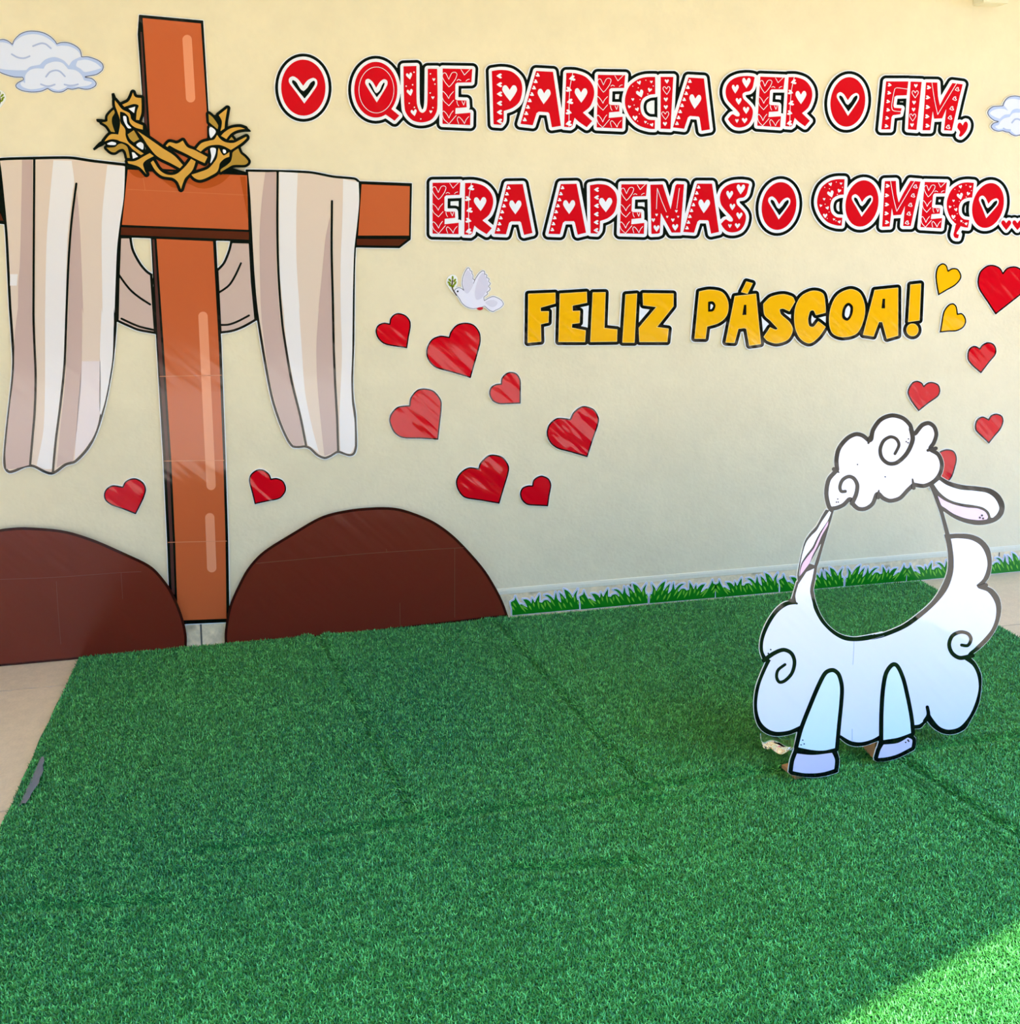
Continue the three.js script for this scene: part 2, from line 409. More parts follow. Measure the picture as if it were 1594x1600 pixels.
    c.setRGB(0.02 + 0.16 * t * t * t * t + 0.035 * q, 0.16 + 0.5 * t * t * t + 0.06 * q, 0.02 + 0.13 * t * t * t * t - 0.015 * q);
    pile.setColorAt(k, c);
    k++;
  }
  carpet.add(pile);
  // where the left edge is turned over its dark rubber back shows
  const [ax, az] = onFloor(66, 1192), [bx, bz] = onFloor(33, 1266), fg = new THREE.BufferGeometry(), fp = [], fi = [];
  for (let i = 0; i <= 10; i++) {
    const t = i / 10, x = ax + (bx - ax) * t, z = az + (bz - az) * t, w = 0.006 + 0.016 * Math.sin(Math.min(1, t * 1.15) * 2.6) + 0.002 * Math.sin(i * 2.3);
    fp.push(x - 0.006, 0.011, z, x - 0.002 + w * 0.5, 0.019, z, x + w, 0.0185, z + 0.002);
  }
  for (let i = 0; i < 10; i++) for (let s = 0; s < 2; s++) { const a = i * 3 + s; fi.push(a, a + 3, a + 1, a + 1, a + 3, a + 4); }
  fg.setAttribute('position', new THREE.Float32BufferAttribute(fp, 3)); fg.setIndex(fi); fg.computeVertexNormals();
  add(carpet, 'folded_edge', fg, new THREE.MeshStandardMaterial({ color: '#6a6e74', roughness: 0.7, side: THREE.DoubleSide }), 'dark grey rubber backing of the turned edge');
}
// ---------------------------------------------------------------- paper hearts
const gloss = (hex) => paper(hex, { rough: 0.05, bump: 0.0028, spec: 0.72 });
const RH = 'red paper hearts on the wall';
const hearts = [
  ['T5', '402,878! 290,862 190,840 130,790 105,720 125,665 180,640 237,648! 245,600 280,560 325,548 390,570 430,620 435,680 420,760', 'small red paper heart beside the right cloth of the cross, above the others there'],
  ['T5', '1010,1163! 850,1115 690,1070 630,1025 595,960 595,880 640,800 720,765 805,775! 825,720 880,660 960,640 1040,660 1095,730 1105,810 1085,900 1045,1040', 'large red paper heart on the wall just below the white dove'],
  ['T5', '1487,1408! 1380,1412 1280,1412 1220,1380 1192,1320 1205,1260 1250,1228 1303,1222! 1310,1170 1350,1125 1400,1110 1455,1130 1487,1190 1488,1300', 'small red paper heart with a square corner tip, below the yellow word FELIZ'],
  ['T6', '437,486! 330,480 205,475 150,440 120,370 130,320 175,275 250,265! 258,215 300,165 350,155 410,172 455,230 458,290 447,390', 'large red paper heart with many pale streaks, beside the lower right cloth of the cross'],
  ['T6', '1413,600! 1310,570 1220,545 1170,505 1150,450 1165,390 1220,348 1302,355! 1325,310 1370,275 1410,272 1460,295 1488,350 1480,400 1445,500', 'large red paper heart standing apart in the empty wall below FELIZ'],
  ['T6', '837,905! 720,885 610,865 565,810 558,750 590,700 640,672 702,678! 715,640 760,597 800,588 860,605 898,660 895,710 865,810', 'large red paper heart just above the right shoulder of a brown hill'],
  ['T6', '1155,922! 1080,918 1020,912 985,880 975,840 990,805 1025,790 1055,790! 1062,755 1090,732 1120,726 1160,745 1176,785 1165,850', 'small red paper heart beside the large heart above the brown hill'],
  ['U8', '340,385! 250,350 165,320 120,285 110,245 125,205 170,178 245,188! 265,150 310,128 350,130 395,160 413,205 400,260 375,315', 'small red paper heart between the left cloth and the glossy brown hill'],
  ['U8', '1212,312! 1190,220 1170,140 1185,95 1230,63 1275,65 1315,95 1330,130! 1370,125 1415,145 1437,190 1430,230 1390,272 1300,292', 'small red paper heart leaning left beside the foot of the cross post'],
  ['T7', '748,488! 690,400 625,300 613,240 630,170 680,125 730,118 780,140 803,178! 835,140 890,128 935,145 990,190 1005,250 970,310 860,400', 'biggest upright red paper heart beside the yellow hearts'],
  ['T7', '637,933! 580,885 540,835 537,785 555,745 590,730 628,748! 650,720 690,703 730,715 750,750 745,795 700,850', 'small upright red paper heart below the biggest heart'],
  ['T7', '165,1220! 120,1160 85,1095 90,1050 120,1005 155,995 190,1010 203,1033! 235,1008 275,1005 315,1025 327,1070 310,1110 240,1160', 'small red paper heart just above the head of the sheep'],
  ['T7', '697,1465! 650,1420 600,1370 593,1330 610,1285 650,1265 695,1285! 715,1255 755,1243 795,1260 805,1300 785,1355 740,1410', 'small plain red paper heart above the ear of the sheep'],
  ['S2', '920,645! 890,590 865,520 850,440 870,385 920,370 965,400! 990,360 1040,343 1090,355 1112,400 1105,460 1060,570', 'red paper heart half hidden behind the head of the sheep'],
];
for (const [crop, text, label] of hearts) {
  const it = area(crop, text), c = new Cutout('paper_heart', label, 'heart', RH, it.p[0], 0);
  c.lay('paper_backing', [it], 1.3, gloss(CARD), -1);
  c.lay('outline', [it], 0.6, gloss('#240305'), 0);
  c.lay('heart_face', [it], -1.6, gloss(RED), 1);
}
for (const [text, label] of [
  ['315,343! 300,260 295,190 310,130 345,105 375,120 388,160! 420,142 460,148 485,190 480,225 440,270 380,305', 'yellow paper heart beside the top of the exclamation mark'],
  ['327,625! 338,560 355,470 390,420 425,408 450,430 460,487! 490,483 515,510 522,550 500,590 450,615 390,618', 'yellow paper heart beside the dot of the exclamation mark'],
]) {
  const it = area('T7', text), c = new Cutout('paper_heart', label, 'heart', 'yellow paper hearts on the wall', it.p[0], 0);
  c.lay('paper_backing', [it], 1.3, gloss(CARD), -1);
  c.lay('outline', [it], 0.6, gloss('#1c1206'), 0);
  c.lay('heart_face', [it], -1.6, gloss(YELLOW), 1);
}

// ---------------------------------------------------------------- red words
// a glyph is measured once (with two anchor pixels) and set again by the pixels on which its anchors fall
const plane = ([x, y]) => onWall(x, y, 0);
const back = ([u, v]) => {                                        // wall point -> pixel, the inverse of onWall
  const q = new THREE.Vector3(u, v, 0).sub(EYE).applyQuaternion(camera.quaternion.clone().invert());
  return [CX - q.x / q.z * FOCAL, CY + q.y / q.z * FOCAL];
};
const pin = (crop, text) => points(crop, text).map(([x, y]) => [x, y]);
const GLYPHS = {}, DECOR = {};
const glyph = (n, crop, anchors, ...texts) => { GLYPHS[n] = { a: pin(crop, anchors), items: texts.map((t) => typeof t === 'string' ? area(crop, t) : t) }; };
const decor = (n, crop, anchors, items) => { DECOR[n] = { a: pin(crop, anchors), items }; };
function reset(src, to) {
  const [a, b] = src.a.map(plane), [c, d] = to.map(plane);
  const ex = b[0] - a[0], ey = b[1] - a[1], fx = d[0] - c[0], fy = d[1] - c[1], L = ex * ex + ey * ey, p = (ex * fx + ey * fy) / L, q = (ex * fy - ey * fx) / L;
  return src.items.map((it) => ({ ...it, p: it.p.map((pt) => { const w = plane(pt), x = w[0] - a[0], y = w[1] - a[1]; return back([c[0] + p * x - q * y, c[1] + q * x + p * y]); }) }));
}
glyph('O', 'W1', '250,112 258,520', oval('W1', 253, 316, 162, 205, -0.02));
glyph('Q', 'W1', '783,127 790,535', oval('W1', 783, 331, 158, 204), '870,450! 955,520! 920,558! 845,505!');
glyph('U', 'W1', '1105,160 1112,570', '985,160! 1080,157! 1082,420 1100,485 1125,500 1150,480 1160,420 1163,178! 1232,178! 1232,470 1195,545 1120,570 1045,550 995,475');
glyph('E', 'W4', '235,127 228,525', '127,128! 343,126! 337,222! 232,226! 220,238! 219,345! 233,352! 300,352! 303,400! 222,408! 220,450! 330,438! 329,527! 127,523!');
glyph('P', 'W4', '1350,147 1385,521', '1350,147! 1420,138 1490,150 1545,200 1560,270 1540,355 1490,402 1428,425! 1424,495 1405,523! 1355,520!');
glyph('A', 'W4', '767,139 755,521', '705,140! 828,138! 903,518! 838,533! 815,437! 806,428! 737,428! 722,440! 698,528! 608,524!');
glyph('R', 'W4', '380,130 373,530', '380,130! 450,130 530,155 585,215 598,285 570,370 515,420! 588,480! 548,527! 490,492 452,460! 437,520! 420,532! 373,530!');
glyph('C', 'R4', '515,178 475,820', '515,178! 505,390! 430,400 350,450 318,540 335,640 400,700 485,710! 475,820! 400,815 280,770 190,670 140,540 145,420 200,290 300,210 400,180');
glyph('I', 'W2', '1254,175 1245,523', '1212,175! 1297,175! 1278,525! 1212,522!');
glyph('S', 'R2', '440,190 370,990', '575,210 570,250 545,370 500,425 430,440 390,470 400,540 470,610 530,680 550,750 530,860 470,950 370,990 270,980 200,920 160,860! 210,800 240,785 290,815 335,815 345,780 300,720 220,640 150,550 125,440 150,330 220,250 320,205 440,190 530,195');
glyph('F', 'R1', '180,275 105,1020', '180,275! 525,275! 500,490! 340,495! 310,515! 292,650! 305,685! 420,692! 400,785! 285,800! 265,830! 245,1020! 105,1020!');
glyph('M', 'R1', '800,290 745,1035', '800,290! 975,292! 985,500 1015,650! 1090,500 1210,300! 1370,320! 1310,560! 1200,1040! 1080,1035! 1115,700! 1050,850! 925,855! 905,730! 865,1035! 745,1035!');
glyph('N', 'R3', '135,210 150,890', '135,210! 305,205! 415,550! 480,225! 500,200! 600,205! 585,400! 550,870! 430,872! 280,600! 265,875! 240,885! 150,890!');
GLYPHS['Ç'] = { a: GLYPHS.C.a, items: [...GLYPHS.C.items] };
glyph('comma', 'R1', '1290,960 1340,1135', '1290,960 1310,920 1340,920 1370,960! 1400,905 1430,900 1450,940 1440,1010 1400,1080 1340,1135 1310,1120 1330,1060 1290,1000');

const row = (crop, list, w, turn = 0) => list.map(([x, y, s]) => heartlet(crop, x, y, s ?? w, undefined, turn));
decor('U', 'W1', '1105,160 1112,570', [...row('W1', [[1028, 232], [1033, 352], [1062, 500]], 44, -0.2), ...row('W1', [[1207, 258], [1200, 390], [1185, 493]], 21), ...[[1062, 203], [1182, 215], [1005, 305], [1052, 295], [1215, 290], [1027, 430], [1180, 355], [1065, 460], [1200, 462], [1112, 545]].map(([x, y]) => oval('W1', x, y, 5, 5))]);
const thinLine = (crop, t) => stroke(crop, t, 0.42);
decor('E', 'R2', '856,208 795,975', ['730,455 680,380 655,310 670,265 700,265 735,350! 780,265 820,255 845,280 820,350 760,430 730,455', '900,220 940,295! 1020,215', '780,640 715,715! 650,640 630,540 650,515 690,560 718,615! 740,570 785,520', '800,850 700,965! 640,900 620,820 640,785 680,830 705,885! 730,830 765,785', '825,965 810,900 830,870 870,910 900,965! 925,910 960,870', '840,370 860,355 890,370', '955,380 975,360 1000,355', '820,650 825,690 840,720', '885,655 905,710! 925,655'].map((t) => thinLine('R2', t)));
decor('P', 'W4', '1350,147 1385,521', [...row('W4', [[1400, 181], [1400, 242], [1400, 307], [1398, 372], [1397, 435], [1396, 497]], 34, 1.57), heartlet('W4', 1472, 300, 102, 112, -0.02)]);
decor('A', 'W4', '767,139 755,521', [...row('W4', [[720, 170], [707, 217], [697, 263], [684, 310], [670, 356], [659, 403], [649, 449], [640, 494]], 27, -1.1), heartlet('W4', 770, 318, 94, 108)]);
decor('R', 'R2', '1105,208 1055,970', [thinLine('R2', '1192,205 1150,400 1132,600 1120,970'), ...row('R2', [[1178, 285], [1140, 615], [1115, 925]], 76, 1.35), ...row('R2', [[1135, 445], [1125, 765]], 72, -1.3), heartlet('R2', 1295, 525, 168, 205)]);
decor('C', 'R4', '515,178 475,820', [...[[320, 250, 46], [465, 240, 32], [440, 340, 48], [325, 385, 88], [232, 455, 33], [185, 545, 36], [278, 578, 44], [247, 685, 58], [367, 735, 30], [443, 770, 40]].map(([x, y, s], i) => heartlet('R4', x, y, s, s * 1.05, (i % 3 - 1) * 0.3)), ...[[400, 218], [305, 310], [485, 290], [415, 388], [318, 455], [245, 522], [300, 632], [275, 720], [395, 752], [240, 290]].map(([x, y]) => oval('R4', x, y, 6, 6))]);
decor('I', 'R1', '646,280 585,1023', [...row('R1', [[640, 345], [612, 605], [605, 715], [580, 955]], 54), looped(heartlet('R1', 630, 475, 96, 112), 0.42), looped(heartlet('R1', 592, 835, 96, 112), 0.42)]);
decor('S', 'R2', '440,190 370,990', [heartlet('R2', 275, 395, 105, 135), heartlet('R2', 448, 300, 130, 160), heartlet('R2', 327, 585, 88, 104), heartlet('R2', 443, 725, 94, 110), heartlet('R2', 300, 890, 52, 64), heartlet('R2', 420, 885, 82, 84)]);
decor('F', 'R1', '180,275 105,1020', [...row('R1', [[235, 330], [228, 455], [213, 588], [213, 720], [197, 845], [187, 970]], 54, -1.4), thinLine('R1', '515,395 350,375 312,395 265,640 275,715 310,735 415,745')]);
decor('M', 'R1', '800,290 745,1035', [...row('R1', [[845, 370], [830, 525], [828, 675], [820, 820], [825, 965]], 62, -1.45), ...[[1280, 400], [1240, 545], [1195, 697], [1168, 840], [1138, 985]].map(([x, y]) => looped(heartlet('R1', x, y, 58, 56, 1.3), 0.5)), thinLine('R1', '890,290 930,560 980,790! 1120,560 1275,305')]);
decor('N', 'R3', '135,210 150,890', [thinLine('R3', '230,260 218,545'), thinLine('R3', '230,260 290,430 355,585'), thinLine('R3', '535,260 498,540'), ...[[220, 628, 35], [175, 700, 48], [220, 815, 82], [367, 655, 30], [445, 700, 45], [477, 800, 82], [493, 578, 35], [517, 653, 28]].map(([x, y, s]) => heartlet('R3', x, y, s))]);
DECOR['Ç'] = DECOR.C;
decor('Q', 'W1', '783,127 790,535', [looped(oval('W1', 787, 333, 128, 168), 0.4)]);
// heart-shaped eye of O and Q: white rim, dark middle
const EYES = {
  O: [{ a: pin('W1', '250,112 258,520'), items: [area('W1', '260,432! 205,355 150,280 150,248 178,233 212,252 252,303! 285,262 325,245 352,262 352,300 310,365')] }, { a: pin('W1', '250,112 258,520'), items: [area('W1', '262,392! 215,335 174,280 176,264 198,276 232,330 256,345! 285,318 308,282 332,268 335,290 300,345')] }],
  Q: [{ a: pin('W1', '783,127 790,535'), items: [area('W1', '790,424! 750,360 708,290 708,262 728,251 758,272 786,318! 812,275 842,254 866,266 866,296 830,360')] }, { a: pin('W1', '783,127 790,535'), items: [area('W1', '790,382! 758,335 733,290 735,282 750,300 775,350 790,360! 812,340 830,300 842,282 844,292 824,338')] }],
};
const ink1 = (hex) => paper(hex, { rough: 0.06, bump: 0.0011 });
const BW = 9.5, WW = 4.9;
function redWord(label, base, letters, extra = []) {
  const c = new Cutout('paper_word', label, 'lettering', 'red paper words on the wall', base, 0);
  const set = letters.map(([g, crop, text]) => ({ g, to: pin(crop, text) })).map((l) => ({ ...l, items: reset(GLYPHS[l.g], l.to) }));
  const all = [...set.flatMap((l) => l.items), ...extra];
  c.lay('paper_backing', all, BW + 1.7, ink1(CARD), -1, { holes: false, step: 0.8 });
  c.lay('black_border', all, BW, ink1(BLACK), 0, { step: 0.7 });
  c.lay('white_border', all, WW, ink1(WHITE), 1, { step: 0.6 });
  for (const l of set) {
    const m = c.lay('letter', l.g === 'Ç' ? [...l.items, ...extra] : l.items, 0, ink1(RED), 2, { label: l.g === 'comma' ? 'red heart-shaped comma' : 'red letter ' + l.g, step: 0.45 });
    if (DECOR[l.g]) c.lay('heart_pattern', reset(DECOR[l.g], l.to), 0, ink1(WHITE), 3, { parent: m, step: 0.3 });
    if (EYES[l.g]) {
      c.lay('heart_rim', reset(EYES[l.g][0], l.to), 0, ink1(WHITE), 3, { parent: m, step: 0.4 });
      c.lay('heart_middle', reset(EYES[l.g][1], l.to), 0.55, ink1(BLACK), 4, { parent: m, step: 0.4 });
    }
  }
  return c;
}
redWord('single red letter O at the start of the upper line, before QUE', [475, 190], [['O', 'W1', '250,112 258,520']]);
redWord('red word QUE with white and black borders on the upper line', [640, 200], [['Q', 'W1', '783,127 790,535'], ['U', 'W1', '1105,160 1112,570'], ['E', 'W1', '1380,178 1372,585']]);
redWord('red word PARECIA with white and black borders on the upper line', [940, 208], [['P', 'W2', '77,135 118,495'], ['A', 'W2', '432,138 405,497'], ['R', 'W2', '578,148 563,510'], ['E', 'W2', '882,162 868,518'], ['C', 'W2', '1175,175 1172,525'], ['I', 'W2', '1254,175 1245,523'], ['A', 'W2', '1451,182 1418,521']]);
redWord('red word SER with white and black borders on the upper line', [1200, 205], [['S', 'R2', '440,190 370,990'], ['E', 'R2', '856,208 795,975'], ['R', 'R2', '1105,208 1055,970']]);
redWord('single red letter O on the upper line between SER and FIM', [1322, 205], [['O', 'W3', '815,118 805,410']]);
redWord('red word FIM with a heart-shaped comma, ending the upper line', [1440, 212], [['F', 'R1', '180,275 105,1020'], ['I', 'R1', '646,280 585,1023'], ['M', 'R1', '800,290 745,1035'], ['comma', 'R1', '1290,960 1340,1135']]);
redWord('red word ERA with white and black borders on the lower line', [750, 372], [['E', 'W4', '235,127 228,525'], ['R', 'W4', '380,130 373,530'], ['A', 'W4', '767,139 755,521']]);
redWord('red word APENAS with white and black borders on the lower line', [1010, 370], [['A', 'W4', '1185,137 1173,520'], ['P', 'W4', '1350,147 1385,521'], ['E', 'W5', '242,135 224,507'], ['N', 'R3', '135,210 150,890'], ['A', 'R3', '885,195 835,862'], ['S', 'R3', '1380,180 1290,868']]);
redWord('single red letter O on the lower line between APENAS and COMEÇO', [1217, 365], [['O', 'W5', '1345,120 1322,478']]);
{
  const dots = [1365, 1535, 1705].map((x) => heartlet('R5', x, 892, 150, 150)), tail = area('R5', '600,880! 690,880! 645,960 610,1020 650,1035! 635,1090! 590,1085 565,1040 580,970');
  const c = redWord('red word COMEÇO with heart-shaped dots after it on the lower line', [1430, 365], [['C', 'R4', '515,178 475,820'], ['O', 'R4', '780,195 735,832'], ['M', 'R4', '1072,205 1035,835'], ['E', 'R5', '298,240 221,930'], ['Ç', 'R5', '875,250 785,930'], ['O', 'R5', '1150,255 1030,932']], [tail]);
  // the three heart dots have borders of their own on the same sheet
  c.lay('dots_backing', dots, 9.8, ink1(CARD), -1, { holes: false });
  c.lay('dots_black_border', dots, 8.3, ink1(BLACK), 0);
  c.lay('dots_white_border', dots, 4.3, ink1(WHITE), 1);
  for (const d of dots) c.lay('heart_dot', [d], 0, ink1(RED), 2, { step: 0.4 });
}

// ---------------------------------------------------------------- yellow words
function yellowWord(label, base, letters, inner = []) {
  const c = new Cutout('paper_word', label, 'lettering', 'yellow paper words on the wall', base, 0);
  const all = letters.flatMap(([, items]) => items);
  c.lay('paper_backing', all, 6.9, ink1(CARD), -1, { holes: false });
  c.lay('black_border', all, 5.6, ink1(BLACK), 0);
  for (const [n, items] of letters) {
    c.lay('letter_edge', items, 0.7, ink1('#ffe08a'), 1, { step: 0.45 });
    c.lay('letter', items, -0.1, ink1(YELLOW), 2, { label: 'yellow ' + n, step: 0.45 });
  }
  for (const [dark, light] of inner) { c.lay('counter', [dark], 0, ink1(BLACK), 3, { step: 0.4 }); if (light) c.lay('counter_middle', [light], 0, ink1(WHITE), 4, { step: 0.3 }); }
  return c;
}
yellowWord('yellow word FELIZ with black borders below the red lines', [925, 540], [
  ['letter F', [area('W7', '122,190! 322,182! 322,258! 210,290! 212,322! 272,322! 270,402! 212,415! 215,545! 118,555!')]],
  ['letter E', [area('W7', '360,188! 558,175! 560,252! 450,275! 452,320! 508,318! 505,405! 448,412! 445,445! 550,465! 545,548! 350,548!')]],
  ['letter L', [area('W7', '608,180! 700,178! 690,448! 788,458! 785,545! 590,548!')]],
  ['letter I', [area('W7', '855,195! 937,188! 918,553! 832,553!')]],
  ['letter Z', [area('W7', '985,185! 1212,188! 1212,280! 1085,440! 1175,452! 1165,548! 960,548! 955,445! 1090,285! 988,272!')]],
]);
yellowWord('yellow word PÁSCOA with black borders below the red lines', [1245, 540], [
  ['letter P', [area('W8', '92,150! 160,138 240,155 278,220 270,300 220,350 140,375! 130,455! 62,455!')]],
  ['letter A', [area('W8', '325,180! 460,165! 492,490! 420,500! 400,390! 385,385! 345,390! 320,482! 265,480!')]],
  ['accent', [area('W8', '400,85! 438,95! 405,160! 368,150!')]],
  ['letter S', [area('W8', '512,230! 560,185 640,168 700,185 715,215! 680,275! 640,258 615,265 625,300 680,350 700,400 670,460 600,485 540,470 515,445! 555,385! 590,400 605,390 560,340 520,300')]],
  ['letter C', [area('W8', '835,145 900,165 915,250 915,285! 855,300! 840,270 815,275 800,330 810,375 840,380 870,345! 915,380! 870,445 810,485 750,450 718,370 720,260 760,180')]],
  ['letter O', [area('W8', '1080,135 1140,160 1172,240 1165,330 1120,420 1030,445 965,420 943,350 955,250 1000,170')]],
  ['letter A', [area('W8', '1240,140! 1390,125! 1390,435! 1320,455! 1290,345! 1265,345! 1230,440! 1165,430!')]],
], [
  [area('W8', '148,215! 180,213 196,240 182,275 148,280!'), area('W8', '165,230 180,240 172,260 162,264')],
  [area('W8', '383,235! 398,235! 398,300! 372,302!')],
  [area('W8', '1068,222 1095,245 1090,300 1062,338 1030,325 1025,285 1040,240'), area('W8', '1066,240 1078,258 1072,300 1058,320 1042,305 1047,265')],
  [area('W8', '1290,195! 1306,195! 1305,258! 1283,258!')],
]);
yellowWord('yellow exclamation mark with black border after PÁSCOA', [1423, 528], [
  ['bar', [area('W8', '1475,105! 1540,98! 1530,335! 1460,345!')]],
  ['dot', [oval('W8', 1486, 399, 37, 39)]],
]);

// ---------------------------------------------------------------- clouds
function cloud(label, base, outline, lights, arcs, crop) {
  const c = new Cutout('paper_cloud', label, 'cloud', 'paper clouds on the wall', base, 0), o = [area(crop, outline)];
  c.lay('paper_backing', o, 1.0, paper('#f3efe6'), -1);
  c.lay('outline', o, 0, paper('#62647c'), 0);
  c.lay('blue_edge', o, -1.3, paper('#bccbec'), 1);
  for (const t of lights) c.lay('white_puff', [area(crop, t)], 0, paper('#e6e9f6'), 2);
  for (const t of arcs) c.lay('curl_line', [stroke(crop, t, 1.3)], 0, paper('#b3bfdf'), 3, { step: 0.4 });
}
cloud('pale blue paper cloud above the left cloth of the cross', [70, 145],
  '0,285 60,280 120,300 178,345! 200,290 280,210 380,170 480,165 600,185 700,235 770,300 795,340! 850,322 950,325 1050,365 1120,430 1140,520! 1230,520 1350,560 1420,610 1440,665 1420,720 1340,775 1190,803! 1280,820 1340,880 1330,930 1260,970 1180,978 1090,962! 1010,978 945,970! 880,1010 820,1020 740,1010 665,968! 580,1005 450,1018 320,1000 240,960 220,920 250,880 325,840! 320,815 200,808 80,775 0,740 -150,640 -200,500 -150,370 -60,300',
  ['0,330 80,330 150,355 185,385! 220,310 330,235 470,212 600,235 720,305 795,380! 870,370 980,385 1080,440 1130,520! 1010,580 960,650! 880,570 760,530 640,560 560,635! 430,660 370,710! 200,710 0,685 -100,600 -130,450',
    '1080,580! 1200,565 1330,610 1410,680! 1320,710 1180,735 1120,690 1060,650',
    '355,890 360,780 420,710 510,685 610,690! 650,630 760,592 870,610 950,695! 1050,710 1130,770 1170,850! 1280,880 1230,920 1080,940 940,930! 900,960 820,985 740,970 660,930! 560,960 430,975 320,940 290,890 330,870'],
  ['465,378 570,340 640,350 712,408', '172,490 250,533 340,545 418,517', '645,800 700,735 780,712 840,730 905,795', '575,905 640,928 700,930 765,908', '900,908 960,922 1030,920 1085,905'], 'L3');
cloud('pale blue paper cloud after the comma of FIM', [1590, 214],
  '1184,340 1100,320 1000,315 880,340 790,410 735,500 720,560! 600,570 480,580 380,650 340,730 360,810 430,890 520,950 600,965! 500,990 430,1060 430,1110 500,1180 620,1215 720,1200! 800,1230 880,1240! 950,1300 1060,1330 1150,1310 1300,1320 1500,1260 1700,1200 1900,1060 1950,900 1900,720 1780,560 1600,490 1450,380 1300,335',
  ['750,560! 800,450 900,400 1020,395 1140,420 1300,400 1500,500 1700,650 1800,800 1600,800 1300,700 1080,640 960,680 900,780! 780,790 700,840 640,900! 540,860 420,790 400,740 480,680 620,640 760,650 860,700!',
    '530,1080 620,1040 660,960 760,880 890,850! 960,760 1080,740 1300,760 1500,900 1700,1050 1600,1150 1300,1250 1060,1290 960,1230 900,1180! 750,1140 600,1150'],
  ['950,990 1020,910 1100,900 1184,940', '740,1135 800,1170 900,1175'], 'M');

// ---------------------------------------------------------------- doves
function dove(label, base, turnPx) {
  const c = new Cutout('paper_dove', label, 'dove', 'paper doves on the wall', base, 0), fix = (it) => ({ ...it, p: it.p.map(turnPx) });
  const body = fix(area('N', '280,640! 310,600 380,570 440,585 500,635! 480,580 460,480 475,340 520,220 570,140 600,120 630,140 640,185! 680,200 680,250! 705,290 700,370! 740,400 715,475! 760,370 840,250 920,190 965,205 965,265! 1015,280 1010,340! 1065,370 1055,430! 1095,480 1050,540! 1090,580 1075,630 1015,670! 1035,710 950,780! 950,830 960,865! 1050,810 1160,770 1260,800 1350,860 1390,930 1370,980 1300,1040 1210,1080 1160,1108 1080,1080 970,985! 900,1010 800,1035 680,1040 560,1000 460,920 400,820 340,740 290,690', 0.8));
  const halo = fix(area('N', '130,420 160,350 225,305 300,315 335,400 325,500 290,570 300,640 250,650 185,560 135,490'));
  c.lay('paper_backing', [body, halo], 1.7, paper('#fbf8f2'), -1);
  c.lay('outline', [body], 0.5, paper('#6d6872'), 0, { step: 0.4 });
  const b = c.lay('bird_body', [body], -0.4, paper('#f1ecf4'), 1, { step: 0.4 });
  c.lay('wing', [fix(area('N', '505,640 485,450 520,280 580,175 640,225 685,320 695,420 712,500 640,640 570,700'))], 0, paper('#dfd8e2'), 2, { step: 0.4 });
  c.lay('wing', [fix(area('N', '775,520 850,320 930,235 1000,340 1045,460 1050,570 1000,660 935,760 880,820 785,840 745,700'))], 0, paper('#dfd7e3'), 2, { step: 0.4 });
  c.lay('tail', [fix(area('N', '985,900 1090,850 1190,850 1260,900 1230,970 1150,1010 1060,980'))], 0, paper('#e0dae4'), 2, { step: 0.4 });
  c.lay('eye', [fix(oval('N', 358, 652, 19, 21))], 0, paper('#17141a'), 2, { step: 0.25 });
  c.lay('foot', [fix(area('N', '785,1040 850,1010 930,1015 920,1060 850,1080'))], 0, paper('#c41f2b'), 2, { step: 0.3 });
  const s = c.lay('twig', [fix(stroke('N', '245,400 225,530 250,610 290,680 330,738', 0.9))], 0, paper('#4a3424'), 2, { step: 0.3 });
  for (const [x, y, a] of [[242, 345, 0], [182, 400, -0.75], [290, 405, 0.6], [165, 460, -0.9], [302, 465, 0.5], [190, 515, -0.8], [262, 525, 0.4]]) c.lay('leaf', [fix(oval('N', x, y, 22, 46, a))], 0, paper('#7f9117'), 3, { parent: s, step: 0.3 });
}
dove('white paper dove with a green twig beside the yellow word FELIZ', [745, 485], (q) => q);
dove('paper dove whose green twig shows beside the left cloud', [-45, 195], ([x, y]) => [17 - (x - 690), y - 410 + 122]);

